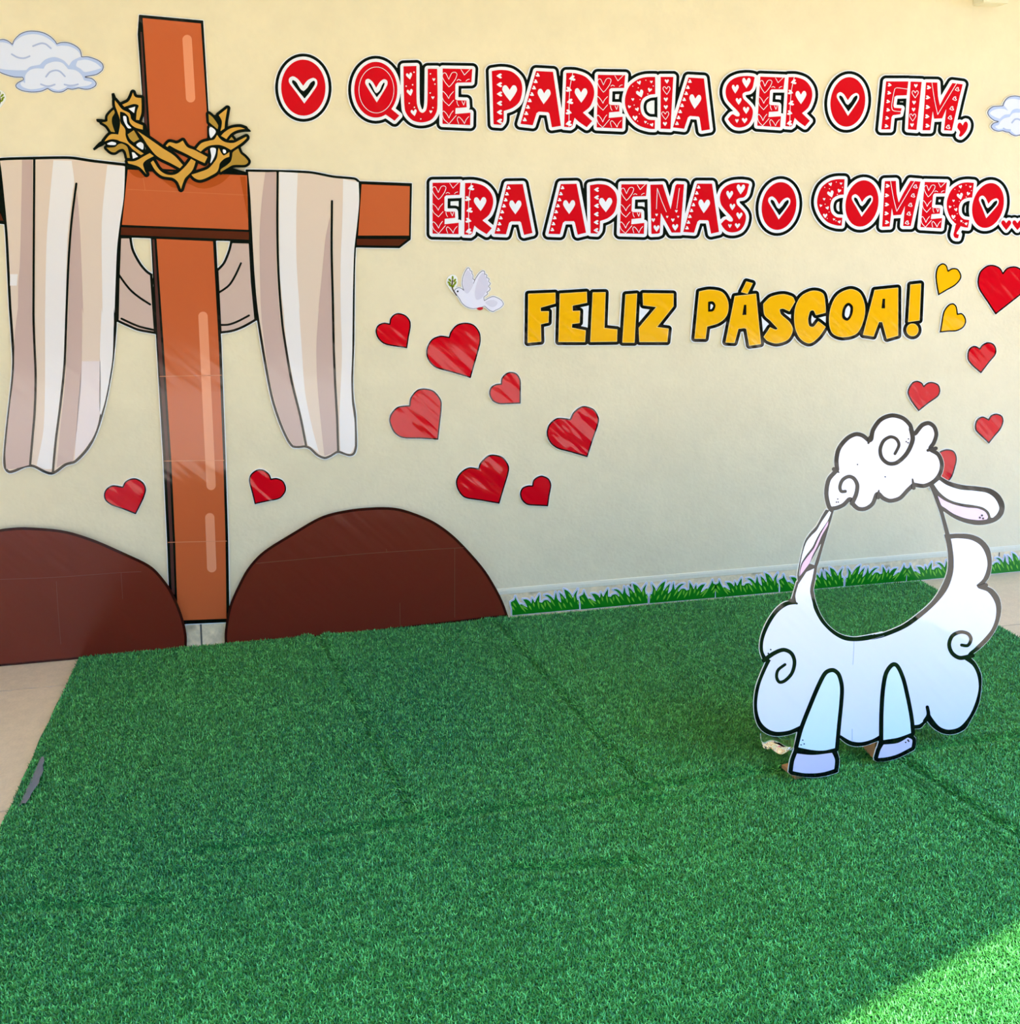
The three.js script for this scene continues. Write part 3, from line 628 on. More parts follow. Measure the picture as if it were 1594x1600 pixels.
// ---------------------------------------------------------------- cross with cloth and crown
{
  const c = new Cutout('paper_cross', 'tall brown paper cross draped with beige cloth and a crown of thorns', 'cross', null, [312, 970], 0.0036, 0.002);
  const flat = (hex) => paper(hex, { rough: 0.09, bump: 0.0007 });
  const post = area('px', '218,24! 317,33! 325,170! 329,250! 337,376! 345.5,540! 352,720! 356,846! 358,971! 268,975! 265,927! 262,846! 256,720! 245.5,540! 237,376! 228,220! 221,120! 216,54!');
  const beam = area('px', '-16,250! 0,252! 200,261! 387,271! 564,284! 643,287! 641,374! 624,387! 557,386! 388,377! 190,370! 0,349! -16,347!');
  const drapeL = area('C', '-20,112! 0,108 120,101 320,97 550,92 700,95 900,125 1210,160! 1218,200 1200,500 1160,750 1130,1000 1115,1590 @D 1040,150 1025,350 1000,560 950,830 880,1080 800,1250 680,1380 590,1410 510,1470 460,1490 400,1475 300,1425 230,1425 140,1465 80,1475 40,1430 35,1330 55,1100 90,800 110,600 115,450 100,200 85,0 @C 60,900 40,650 0,260 -20,120!');
  const drapeR = area('E', '130,135! 400,140 660,150 850,185 960,195 1040,205 1075,235! 1080,400 1065,560 1040,760 1030,1000 1025,1594 @F 1025,300 1015,600 1020,750 1040,900 1048,1150 1030,1215 990,1232 930,1215 890,1205 830,1240 780,1255 720,1230 660,1175 620,1160 560,1165 510,1155 460,1080 400,940 340,750 290,500 240,200 210,0 @E 185,1000 165,650 150,350');
  const swagL = area('G', '165,120! 275,120! 300,250 370,380 430,450 475,480! 515,1050! 350,1020 250,980 140,930! 150,500!'), swagR = area('G', '1230,165! 1420,170! 1440,550! 1475,920! 1350,990 1240,1030 1125,1045! 1095,440! 1160,370 1210,250');
  const gold = [
    area('K1', '720,170! 745,235 790,262 870,268! 870,520 830,660! 775,655! 790,500 820,400 740,375 640,400 570,425! 530,385! 640,330 690,250'),
    area('K1', '400,310! 450,370 530,470 660,540 690,640 760,700 895,755! 895,828! 760,790 670,710 640,600 570,530 490,510! 500,700 580,820 590,940 640,1050 760,1150 910,1255! 860,1280! 720,1180 620,1080 480,1030 440,1010 330,1000 210,1040! 320,915 460,915! 490,760 490,650 440,500 405,400'),
    area('K1', '800,855! 1000,985 1250,1160 1450,1290 1605,1457! 1554,1514! 1400,1430 1150,1300 1000,1130 900,980'),
    area('K1', '625,1390! 760,1385 920,1300 1020,1245! 1090,1300! 950,1375 900,1440 930,1560 960,1620! 830,1490 640,1430!'),
    area('A', '530,1270! 550,1255! 600,1330 660,1365 730,1360 800,1300 845,1242! 880,1262! 855,1330 800,1390 785,1420 766,1478! 740,1420 700,1390 620,1375 565,1330'),
    area('K2', '-55,780! 0,725 100,745 150,735 210,700! 280,800 400,850 595,955! 550,1050! 400,980 250,900 100,830 0,775 -30,800!'),
    area('K2', '420,830! 500,740 620,700 700,680 745,610! 800,680 880,725 1000,735 1100,690 1200,640 1205,660 1120,740 960,845! 860,790 760,765 640,775 560,810 490,870!'),
    area('K2', '905,195! 870,400 860,510! 800,550! 820,400 770,300!'),
    area('K2', '805,625! 870,560 970,505 1100,490 1180,515! 1050,540 960,590 890,675!'),
    area('K2', '345,1230! 470,1190 600,1140 680,1060 740,970 760,850 770,810! 810,890 850,930 935,880! 935,950! 860,980 790,1050 770,1130 740,1190 640,1250 530,1300 460,1310 390,1280'),
  ];
  const ochre = [
    area('K1', '380,475! 395,530 350,620 350,720 400,875! 330,865! 260,760 170,700! 265,680 270,600 320,530'),
    area('K1', '735,840! 830,1000! 735,1055! 670,1000 625,915!'),
    area('K1', '250,1150! 400,1140 460,1090 530,1080 620,1140 665,1330! 620,1330! 590,1220 540,1170 460,1190 400,1230 330,1220'),
    area('K2', '610,280! 680,340 760,460 750,520! 690,470 620,410!'),
    area('K2', '970,640! 1010,690! 930,690!'),
    area('K2', '1075,820! 1110,900 1180,960 1230,1030 1180,1075 1000,1080 900,1130 800,1190! 800,1150 900,1080 960,1020 980,940 990,880'),
  ];
  const blackBits = [area('K1', '400,520! 440,560 490,680 470,860 400,880! 360,720 355,620'), area('K2', '700,310! 770,300! 800,400 800,550! 740,500 690,400'), area('K1', '352,195! 380,190! 420,300 400,330! 365,300'), area('K1', '80,650! 110,650 200,660 220,700! 170,705 90,680'), area('K1', '22,1170! 130,1060 210,1030! 200,1090 100,1140 36,1184!'), area('K2', '1150,480! 1240,530 1262,552! 1100,545'), area('K1', '900,840! 940,740! 1000,960! 900,900!'), area('K2', '790,1090! 860,990 950,960! 930,1020 800,1110!'), area('K1', '690,1180! 900,1200! 980,1190! 900,1300! 740,1230!'), area('K2', '800,1200! 960,1130! 1200,1200! 850,1215!'), area('K1', '830,1440! 1000,1390! 1120,1560! 950,1560!'),
    area('K1', '600,430! 760,400 780,640 900,760 800,700 690,560!'), area('K1', '500,520! 620,560 680,720 760,800 700,860 590,830!'), area('K1', '230,1030! 440,1020! 450,1110! 250,1120!'), area('K1', '640,930! 900,1000! 930,1230! 760,1150!'), area('K1', '650,1180! 840,1320! 640,1360!'), area('K2', '600,480! 740,540! 660,680! 600,660!'), area('K2', '610,800! 760,790! 740,960! 620,1080!'), area('K2', '800,800! 930,840! 900,910! 820,900!')];
  const crown = [...gold, ...ochre];
  const pieces = [post, beam, drapeL, drapeR, swagL, swagR];
  const crownAll = [...crown.map((it) => ({ ...it })), ...blackBits];
  // one sheet: pieces already include their line, the crown gets its own line
  const lined = [...pieces, swagL, swagR];
  c.lay('paper_backing', lined, 2.0, flat(CARD), -1, { step: 1 });
  c.lay('black_lines', lined, 0.8, flat(BLACK), 0, { step: 0.9 });
  const ORANGE = flat('#cc6234'), DARK = flat('#5a2311'), SIDE = flat('#56302b');
  // upright
  c.lay('post_face', [area('px', '223,28.4! 314,37! 323,170! 326.5,220! 328.6,268! 237.6,263! 235,217! 228,100!')], null, ORANGE, 1, { label: 'brown front of the upright above the beam' });
  const postFace = c.lay('post_face', [area('px', '244.8,373! 332.9,377! 342,540! 349,720! 352.5,846! 354,966! 281,969! 277,939! 274,849! 268,720! 256,540!')], null, ORANGE, 1, { label: 'brown front of the upright below the beam' });
  c.lay('post_side', [area('px', '219.5,50! 222,50! 231.5,216! 226.5,216!')], null, SIDE, 1);
  c.lay('post_side', [area('px', '238.5,374! 241.5,374! 252.5,540! 264.5,720! 270.5,849! 273.5,929! 268.5,927! 265.5,846! 259.5,720! 247,540!')], null, SIDE, 1, { label: 'dark side of the upright' });
  for (const t of ['292.6,62 298,153', '317.4,494 330,758', '328,808.5 331,886.5']) c.lay('pale_stripe', [stroke('px', t, 7.3)], 0, flat('#f0966a'), 2, { parent: postFace });
  for (const t of ['250,588 346,586', '257,720 350,719', '263,847 354,845']) c.lay('sheet_seam', [stroke('px', t, 0.45)], 0, flat('#d98a60'), 2, { parent: postFace, step: 0.4 });
  // crossbeam
  let mid;
  for (const t of ['-13,254! 0,256! 0,323! -13,321!', '565,288! 640.2,291! 639,368! 559.5,368!', '200,265! 386,274! 388.4,359! 191,351.3!']) mid = c.lay('beam_face', [area('px', t)], null, ORANGE, 3, { label: 'brown front of the crossbeam' });
  for (const t of ['-13,329! 0,331! 6,345! -13,343!', '190,355! 389,362.5! 389,374.5! 189,367!', '557.6,373.2! 636.7,373.6! 623.5,384! 557.6,383!']) c.lay('beam_underside', [area('px', t)], null, DARK, 3, { label: 'dark underside of the crossbeam' });
  c.lay('printed_shade', [area('A', '350,1325! 1150,1367! 1080,1430 980,1470 900,1468 800,1430 745,1470! 690,1460 600,1390 530,1345 470,1390 400,1375')], null, flat('#b9501c'), 4, { parent: mid });  // shade under the crown, drawn in the cross artwork as darker orange
  c.lay('printed_shade', [area('E', '80,190! 128,190! 150,560!')], null, flat('#b9501c'), 4, { parent: mid });
  for (const t of ['200,296 387,305', '222,266 227,297']) c.lay('sheet_seam', [stroke('px', t, 0.4)], 0, flat('#d5794a'), 4, { parent: mid, step: 0.4 });
  // swag behind the upright
  const sw = flat('#d3b5a2');
  const sl = c.lay('cloth_swag', [swagL], -3, sw, 4, { step: 0.8 }), sr = c.lay('cloth_swag', [swagR], -3, sw, 4, { step: 0.8 });
  for (const t of ['150,470 220,570 280,640 360,705 460,770', '185,905 280,950 370,985 515,1018']) c.lay('fold_line', [stroke('G', t, 1.6)], 0, flat(BLACK), 5, { parent: sl, step: 0.5 });
  for (const t of ['1328,375 1270,500 1210,590 1110,660', '1405,875 1300,930 1210,962 1125,965']) c.lay('fold_line', [stroke('G', t, 1.6)], 0, flat(BLACK), 5, { parent: sr, step: 0.5 });
  // hanging cloth
  const TAN = flat('#e8cfb6'), MAUVE = flat('#cdae9f'), PALE = flat('#f2e8de'), PINK = flat('#ecd9d0');
  const dl = c.lay('cloth_drape', [drapeL], -3.6, TAN, 5, { step: 0.9 });
  for (const [t, m] of [
    ['215,122! 313,120! 312,1590! @D 302,0! 322,640 315,900 268,1405! 130,1440 60,1440! 52,1300 90,900 125,600 135,250 165,0! @C 180,1300 195,1100 210,500', MAUVE],
    ['515,125! 690,130! 715,330 700,430 650,900 632,1590! @D 588,0! 568,600 530,950 475,1440! 400,1440 330,1410! 390,1100 405,700 405,0! @C 435,1590 450,900 480,500', PALE],
    ['742,430! 770,800 800,1590! @D 735,0! 730,600 700,1000 655,1372! 590,1385 510,1430! 540,1100 590,600 615,0! @C 660,1590 670,1000 700,650', MAUVE],
    ['@D 735,480! 900,480! 895,950 830,1165 670,1365! 690,1000', PINK],
    ['1030,172! 1200,185! 1188,480 1150,740 1122,1000 1100,1590! @D 1020,0! 1010,420 980,640 940,840 905,960! 890,900 895,400 910,0! @C 985,1590 975,900 985,600', PALE],
    ['100,1215! 175,1215! 165,1325! 100,1325!', PALE],
  ]) c.lay('cloth_stripe', [area('C', t)], null, m, 6, { parent: dl });
  for (const t of ['333,105! 325,1590 @D 312,350 322,600 315,900 295,1150 272,1412', '735,350 690,700 660,1100 640,1590 @D 580,500 545,850 500,1200 475,1475']) c.lay('fold_line', [stroke('C', t, 1.75)], 0, flat(BLACK), 7, { parent: dl, step: 0.6 });
  const dr = c.lay('cloth_drape', [drapeR], -3.0, TAN, 5, { step: 0.9 });
  for (const [t, m] of [
    ['290,155! 380,152! 378,600 385,1000 415,1400 @F 450,330 500,620 570,900 608,1140! 530,1145 470,1055 400,880 350,700 310,500 265,150 @E 262,1400 250,1200 243,700 260,400', MAUVE],
    ['405,152! 560,160! 548,500 550,900 575,1300 @F 570,0 590,300 620,700 680,1000 735,1205! 690,1170 640,1140! 600,950 520,600 465,300 440,0 @E 440,1300 408,950', PALE],
    ['825,530! 835,900 845,1300 @F 845,0 855,500 880,900 886,1185! 840,1210 780,1232! 750,950 720,600 715,300 735,0 @E 730,1300 760,1000 790,700', MAUVE],
    ['935,212! 1064,238! 1068,400 1050,600 1028,800 1018,1100 1013,1500 @F 1010,400 1003,600 1010,800 1030,950 1033,1150! 990,1213 912,1190! 905,900 925,400 915,0 @E 915,900 930,500', PALE],
  ]) c.lay('cloth_stripe', [area('E', t)], null, m, 6, { parent: dr });
  for (const t of ['393,145! 390,600 400,1000 430,1400 @F 460,330 510,620 580,900 610,1050 630,1155', '843,395 840,800 850,1200 857,1594 @F 860,400 870,650 885,900 895,1200']) c.lay('fold_line', [stroke('E', t, 1.75)], 0, flat(BLACK), 7, { parent: dr, step: 0.6 });
  // crown of thorns
  const cr = c.lay('crown_of_thorns', [...gold.map((i) => looped(i, 4.7)), ...ochre.map((i) => looped(i, 4.2)), ...gold, ...ochre, ...blackBits, ...blackBits.map((i) => looped(i, 1.1))], 0, flat(BLACK), 8, { step: 0.5, label: 'gold crown of thorns with black lines' });
  for (const it of gold) c.lay('thorn_branch', [it], null, flat('#dba244'), 9, { parent: cr });
  for (const it of ochre) c.lay('thorn_branch', [it], null, flat('#b78d38'), 9, { parent: cr });
  for (const [k, t] of [['K1', '640,455! 760,420! 740,535!'], ['K1', '550,590 600,600 620,720 690,800 630,800 560,680'], ['K1', '260,1080 340,1045 420,1065 410,1100 300,1100'], ['K1', '780,1100 850,1050 905,1090 900,1180 860,1170'], ['K1', '700,1230! 740,1235! 810,1310! 720,1345!'], ['K2', '625,500 660,490 725,560 650,660 625,600'], ['K2', '640,820 720,820 720,900 680,1000 640,1050 655,940'], ['K2', '835,840 880,850 880,890 845,895']]) c.lay('white_gap', [area(k, t)], null, flat(WHITE), 9, { parent: cr });
}

// ---------------------------------------------------------------- brown hills
function hill(label, base, crop, text, seams, seamColor) {
  const c = new Cutout('paper_hill', label, 'hill', 'brown paper hills at the foot of the wall', base, 0.0165, 0.002), it = area(crop, text, 3);
  it.p = it.p.map(([x, y]) => { const q = onWall(x, y, 0.0165); return q[1] < 0.012 ? backAt([q[0], 0.0015], 0.0165) : [x, y]; });
  c.root.position.y = 0; c.o = [c.o[0], 0];
  c.map = ([x, y]) => { const q = onWall(x, y, 0.0165); return [q[0] - c.o[0], Math.max(0.0012, q[1])]; };
  c.lay('board', [it], 0.8, paper('#38100a'), -1, { step: 1.2 });
  c.lay('hill_face', [it], -3.2, paper('#72291a', { rough: 0.2 }), 0, { step: 1.2 });
  for (const t of seams) c.lay('sheet_seam', [stroke(crop, t, 0.4)], 0, paper(seamColor), 1, { step: 0.4 });
}
function backAt([u, v], z) {
  const q = new THREE.Vector3(u, v, z).sub(EYE).applyQuaternion(camera.quaternion.clone().invert());
  return [CX - q.x / q.z * FOCAL, CY + q.y / q.z * FOCAL];
}
hill('glossy brown paper hill overlapping the left foot of the cross', [145, 1025], 'U1', '1160,922! 1160,850 1140,750 1100,640 1050,545 970,445 900,395 760,330 600,260 450,210 330,188 160,177 80,180 0,190 -200,240 -400,350 -540,600 -600,900 -620,1098! 0,1036! ', ['-100,505 0,498 340,485 750,455 880,450', '352,510 362,680 380,900', '755,455 765,620'], '#7c4238');
hill('brown paper hill with a full round outline right of the cross', [570, 982], 'U2', '40,780! 40,720 60,600 100,500 160,390 240,305 390,210 540,125 680,90 820,77 920,80 1000,100 1110,145 1200,205 1280,280 1380,395 1440,490 1480,570 1505,640! 780,712!', ['200,365 640,325 900,305 1275,283', '1230,285 1230,645', '946,570 947,690', '875,290 878,308'], '#7c4a34');

// ---------------------------------------------------------------- strip of paper grass along the baseboard
{
  const outline = area('GP', '118,984! 118,870 100,800 88,735! 130,712 165,690! 180,622! 200,680 240,750 260,780! 300,772 350,800! 410,832! 380,760 322,680! 400,680 460,720 488,762! 502,652! 530,700 550,742! 590,660 640,582! 640,660 640,732! 690,742! 725,702! 760,690! 800,692 858,742! 850,690 800,630 735,602! 800,592 870,630 920,692! 940,620 952,542! 970,600 980,655! 1010,700 1060,742! 1040,620 1022,542! 1080,590 1130,652! 1168,692! 1140,600 1112,482! 1190,520 1250,590 1288,655! 1310,580 1380,482! 1350,600 1368,695! 1392,682! 1408,866!', 1);
  const blades = [[125, 730, 205, 840], [102, 800, 170, 895], [248, 765, 385, 935], [300, 785, 425, 885], [438, 790, 490, 882], [520, 735, 545, 830], [605, 690, 640, 872], [665, 755, 745, 885], [742, 720, 755, 830], [772, 695, 885, 880], [835, 650, 950, 820], [1000, 725, 1075, 875], [1090, 740, 1150, 850], [1055, 610, 1105, 690], [1150, 640, 1185, 755], [1222, 725, 1275, 832], [1190, 560, 1268, 670], [1312, 600, 1318, 742], [1390, 700, 1384, 785]];
  const light = blades.map(([x0, y0, x1, y1]) => { const dx = x1 - x0, dy = y1 - y0, L = Math.hypot(dx, dy), nx = -dy / L * 17, ny = dx / L * 17, mx = x0 + dx * 0.45, my = y0 + dy * 0.45; return area('GP', `${x0},${y0}! ${mx + nx},${my + ny} ${x1},${y1}! ${mx - nx},${my - ny}`); });
  const Zg = 0.0036, o = onWall(799, 961, Zg), W = 0.2655;
  const strip = (mirror) => {
    const map = ([x, y]) => { const q = onWall(x, y, Zg); return [(mirror ? W - (q[0] - o[0]) : q[0] - o[0]) - W / 2, Math.max(0.0005, q[1] - o[1])]; };
    const g = (items, level, at, depth, holes = true) => solid(levelCurves(items, level, 0.4).map((l) => { const m = l.map(map); return mirror ? m.reverse() : m; }), at, depth, holes, [mirror ? 1 : 0, 0]);
    return { white: g([outline], 2.3, 0, 0.0015, false), rim: g([outline], 1.3, 0.0015, LAYER), pale: g([outline], 0.9, 0.0015 + LAYER, LAYER), green: g([outline], 0, 0.0015 + 2 * LAYER, LAYER), light: light.map((b) => g([b], 0, 0.0015 + 3 * LAYER, LAYER)) };
  };
  const kinds = [strip(false), strip(true)];
  const mats = { white: paper('#f0eef6', { rough: 0.35 }), rim: paper('#6d7396', { rough: 0.35 }), pale: paper('#eeeef8', { rough: 0.35 }), green: paper('#0b7a10', { rough: 0.3 }), light: paper('#78c036', { rough: 0.3 }) };
  const notes = ['nearest the brown hill', 'second from the brown hill', 'third from the brown hill, blades leaning the other way', 'fourth from the brown hill', 'fifth from the brown hill, partly behind the sheep', 'seen through the face hole, blades leaning the other way', 'between the face hole and the back of the sheep', 'last of the row, past the back of the sheep'];
  const AT = [0.775, 1.04, 1.314, 1.589, 1.862, 2.146, 2.427, 2.711, 2.985];
  notes.forEach((note, i) => {
    const k = kinds[i === 2 || i === 5 ? 1 : 0], t = thing('paper_border_strip', 'strip of green paper grass, ' + note, 'paper strip', 'paper grass strips along the baseboard');
    t.position.set((AT[i] + AT[i + 1]) / 2, 0.0105 - i * 0.0012, Zg); t.scale.x = (AT[i + 1] - AT[i]) / W;
    add(t, 'paper_backing', k.white, mats.white); add(t, 'blue_rim', k.rim, mats.rim); add(t, 'white_rim', k.pale, mats.pale);
    const body = add(t, 'green_body', k.green, mats.green);
    for (const b of k.light) add(body, 'light_blade', b, mats.light);
  });
}

// ---------------------------------------------------------------- standing sheep panel with a hole for the face
{
  const GY = 0.019, A = onFloor(1270, 1213, 0.0275), B = onFloor(1397, 1187, 0.0275), dx = B[0] - A[0], dz = B[1] - A[1], L = Math.hypot(dx, dz);
  const O = new THREE.Vector3((A[0] + B[0]) / 2, 0.0275, (A[1] + B[1]) / 2), U = new THREE.Vector3(dx / L, 0, dz / L), N = new THREE.Vector3(-dz / L, 0, dx / L);
  const lean = 0.035, V = new THREE.Vector3(-N.x * Math.sin(lean), Math.cos(lean), -N.z * Math.sin(lean)), F = new THREE.Vector3().crossVectors(U, V);
  const c = Object.create(Cutout.prototype);
  c.root = thing('sheep_panel', 'white cartoon sheep panel with an oval hole for a face, standing on the turf', 'sheep panel');
  c.root.position.copy(O);
  c.root.setRotationFromMatrix(new THREE.Matrix4().makeBasis(U, V, F));
  c.map = ([x, y]) => { const r = ray(x, y), q = O.clone().sub(EYE), t = q.dot(F) / r.dot(F), h = EYE.clone().addScaledVector(r, t).sub(O); return [h.dot(U), h.dot(V)]; };
  c.shift = [1.3, 0.4];
  const shiny = (hex) => paper(hex, { rough: 0.07, bump: 0.0011 });
  const head = area('S2', '165,795 140,740 130,660 150,560 210,490! 205,420 225,330 290,250 360,215 420,225 465,260! 480,190 540,110 630,75 720,95 780,150 800,210! 850,150 910,132 960,165 980,230 960,300 935,335! 990,370 1020,440 1010,520 960,590 880,630 800,622! 760,660 700,720 620,742 560,720 530,690! 500,760 440,800 380,800 335,765 320,730! 280,770 220,795');
  const earR = area('R6', '270,690! 420,560! 560,640 750,690 950,710 1130,740 1250,820 1320,950 1310,1080 1240,1170 1120,1225 950,1245 780,1215 620,1150 470,1050!');
  const earL = area('R7', '620,140! 700,160! 660,340 600,520 500,700 400,880 340,990 230,1140! 225,1050 240,950 280,760 330,580 400,470 490,370 560,240');
  const rim = area('R7', '690,100! 745,100! 700,260 640,460 570,700 520,880 500,935! 480,1080 445,1260! 395,1260! 430,1100 455,950! 470,880 530,700 590,500 650,300');
  const body = area('R7', '500,930! 480,1080 445,1250 @S3 505,190 520,270 560,370 620,450 700,505 790,525 880,515 1000,490 @S4 0,705 80,690 200,640 300,570 390,490 450,400 490,300 495,200 485,120 470,60 @R6 500,1380 440,1130 350,870 280,700! 340,690! 400,850 470,1050 560,1370! @S4 560,55 640,60 710,90 760,150 775,240 760,330 720,385! 780,410 825,470 835,550 810,650 760,730 690,800 630,840! 670,880 705,950 710,1030 690,1150 640,1250 600,1310 530,1340 460,1335 400,1300 360,1255! 320,1300 280,1305! 272,1345! 285,1370! 280,1440! 180,1490 100,1510 20,1505! 50,1390! @S3 970,1265! 930,1280 870,1300 800,1305 740,1285 690,1245! 670,1330! 690,1400 680,1490! 600,1515 500,1527 400,1515 325,1490! 335,1420 365,1330! 390,1200! 320,1225 230,1232 160,1210 110,1160 85,1080 80,980 95,880 130,780 165,700! 140,680 120,610 130,520 170,420 230,330 290,280 345,265! 365,200 385,130! @R7 230,1140! 340,990 400,890!');
  const legL = area('S3', '640,775 600,790 560,860 500,1000 430,1180 395,1310! 500,1330 580,1332 655,1315! 670,1150 685,1000 690,880 670,800'), legR = area('S4', '150,905 110,950 90,1050 80,1200 78,1375! 170,1360 255,1330! 245,1230 220,1100 190,980');
  const hoofL = area('S3', '385,1355! 500,1365 635,1350! 655,1400 650,1465! 560,1490 450,1495 355,1480! 365,1410'), hoofR = area('S4', '80,1405! 170,1395 235,1360! 262,1375 258,1420! 170,1465 100,1485 45,1490! 60,1440');
  const all = [head, earR, earL, rim, body, ...[hoofL, hoofR].map((h) => looped(h, 6.2))];
  c.lay('panel', all, 0.7, paper('#e9e2d2', { rough: 0.5 }), -1, { step: 1.1, label: 'white card panel' });
  c.lay('black_lines', all, 0, shiny(BLACK), 0, { step: 0.9 });
  const wool = shiny('#f3e6ea');
  const hw = c.lay('head_wool', [head], -6.6, wool, 1, { step: 0.9 });
  const ink = shiny('#080808'), dot = (crop, list, parent, r) => { for (const [x, y] of list) c.lay('dot', [oval(crop, x, y, r, r)], null, ink, 3, { parent }); };
  for (const [t, r, r2] of [['775,190! 787,270 745,370 672,440 610,448 560,410 545,345 570,280 620,250 665,265 685,310 655,375', 3.6, 2.2], ['335,745 365,680 375,610 350,560 310,545 265,570 245,620 255,655 285,655', 3.4, 2.4], ['960,335 900,350', 3, 2.2], ['470,255 457,296', 3, 1.6], ['200,490 237,514', 3.2, 1], ['530,700 535,648', 3, 1], ['795,630 786,563', 3, 1]]) c.lay('curl_line', [stroke('S2', t, r, r2)], 0, ink, 2, { parent: hw, step: 0.6 });
  dot('S2', [[755, 265], [738, 285], [752, 293], [228, 712], [218, 735], [232, 735], [375, 455], [582, 547]], hw, 5);
  const er = c.lay('ear', [area('R6', '340,680! 415,620! 520,690 700,750 900,770 1080,800 1190,880 1245,1000 1220,1080 1160,1140 1130,1140! 1100,1060 1020,1000 900,970 700,940 550,890 430,800')], null, shiny('#f0f0f0'), 1);
  c.lay('inner_ear', [area('R6', '395,840! 480,900 620,960 800,1000 950,1015 1050,1060 1090,1130 1070,1165 950,1175 780,1150 620,1090 500,1010 445,970')], null, shiny('#f0c8e0'), 1, { parent: er, label: 'pink inside of the ear' });
  dot('R6', [[975, 1140], [1005, 1110], [1020, 1152]], er, 14);
  const el = c.lay('ear', [area('R7', '665,160! 690,180! 640,300 540,450 480,560 430,660 340,780 280,880 260,950 250,1070! 245,1040 265,900 300,730 350,590 420,500 490,430 560,310')], null, shiny('#efebe6'), 1);
  c.lay('inner_ear', [area('R7', '650,300! 640,360 560,500 500,640 430,780 390,880 340,950 258,1060! 265,980 300,880 380,770 450,680 500,570 560,450')], null, shiny('#eebbd2'), 2, { parent: el, label: 'pink inside of the ear' });
  const bw = c.lay('body_wool', [area('R7', '350,1005! 455,957! 430,1090 405,1200 400,1290 430,1420 @S3 510,330 560,420 640,500 720,545 800,555 900,545 1010,515 @S4 0,735 90,715 220,660 320,590 420,500 490,410 525,310 530,220 520,130 512,88! 560,85 640,95 700,130 735,190 745,260 720,340 675,385! 690,405 750,430 795,500 800,580 775,660 730,720 660,790 630,815 600,862! 650,900 680,960 690,1040 670,1130 630,1220 570,1290 500,1310 440,1290 390,1230 370,1190! 350,1240 310,1275 280,1280! 270,1280! 60,1340! @S3 975,1225! 920,1255 840,1275 770,1265 700,1225! 670,1220! 420,1150! 330,1190 240,1200 180,1180 130,1130 105,1050 105,960 125,860 165,760 200,690! 170,670 145,620 150,540 190,440 250,350 320,300 385,290! 375,230 395,150!')], null, wool, 1);
  for (const [k, t, r, r2] of [['S3', '150,690 220,640 290,615 345,640 368,700 350,780 300,835 260,845 240,810 250,760 300,720', 3.4, 2.2], ['S4', '650,835 570,850 520,820 500,765 520,710 570,685 620,695 640,730 620,770 580,768', 3.4, 2.4], ['S4', '360,1165 367,1215 345,1255', 2.6, 3.2], ['S4', '690,395 735,385', 2, 3.4], ['S3', '340,265 385,285', 3, 1.5]]) c.lay('curl_line', [stroke(k, t, r, r2)], 0, ink, 2, { parent: bw, step: 0.6 });
  dot('S3', [[197, 613], [180, 640], [192, 650]], bw, 5);
  for (const t of ['793,556 790,640 785,720', '780,1180 780,1270']) c.lay('sheet_seam', [stroke('S3', t, 0.4)], 0, shiny('#c9c4c4'), 2, { parent: bw, step: 0.4 });
  for (const [lg, hf, dots, k] of [[legL, hoofL, [[425, 1258], [413, 1292], [435, 1285]], 'S3'], [legR, hoofR, [[235, 1375], [220, 1390], [240, 1383]], 'S4']]) {
    c.lay('leg_outline', [looped(lg, 6.6), lg, looped(hf, 6.2), hf], 0, ink, 2, { step: 0.8 });
    const m = c.lay('leg', [lg], null, shiny('#ecf0f4'), 3);
    const h = c.lay('hoof', [hf], null, shiny('#ead2e0'), 3, { label: 'pale lilac hoof' });
    for (const [x, y] of dots) c.lay('dot', [oval(k, x, y, 4.5, 4.5)], null, ink, 4, { parent: k === 'S3' ? m : h });
  }
  // what holds it up from behind
  const boxMat = new THREE.MeshStandardMaterial({ color: '#b98a58', roughness: 0.8, bumpMap: wallBump, bumpScale: 0.0005 });
  // u along the panel, back behind it, both from the middle of its foot
  const spot = (u, back) => O.clone().addScaledVector(U, u).addScaledVector(N, -back);
  const nrm = Math.atan2(N.x, N.z);
  // a carton whose near corner stands on one pixel of the turf and whose side runs back towards another
  const carton = (label, px, along, w, h, d) => {
    const f = onFloor(...px, GY - 0.002), e = onFloor(...along, GY - 0.002), t = thing('cardboard_box', label, 'box', 'boxes propping the sheep panel');
    t.position.set(f[0], GY - 0.002, f[1]); t.rotation.y = Math.atan2(f[0] - e[0], f[1] - e[1]);
    add(t, 'carton_body', box(w, h, d, w / 2, h / 2, -d / 2), boxMat);
    for (const k of [0.25, 0.75]) add(t, 'flap', box(w * 0.98, 0.0012, d * 0.49, w / 2, h + 0.0006, -d * k), boxMat);
  };
  carton('flat brown cardboard box under the hoof near the clear bottle', [1243, 1218], [1229, 1206], 0.062, 0.008, 0.06);
  carton('brown cardboard box showing between the belly and the other hoof', [1366, 1186], [1342, 1165], 0.05, 0.12, 0.07);
  const pet = new THREE.MeshPhysicalMaterial({ color: '#f4faf7', transmission: 1, thickness: 0.08, roughness: 0.02, ior: 1.36 });
  const capMat = new THREE.MeshStandardMaterial({ color: '#dfe3e6', roughness: 0.4 });
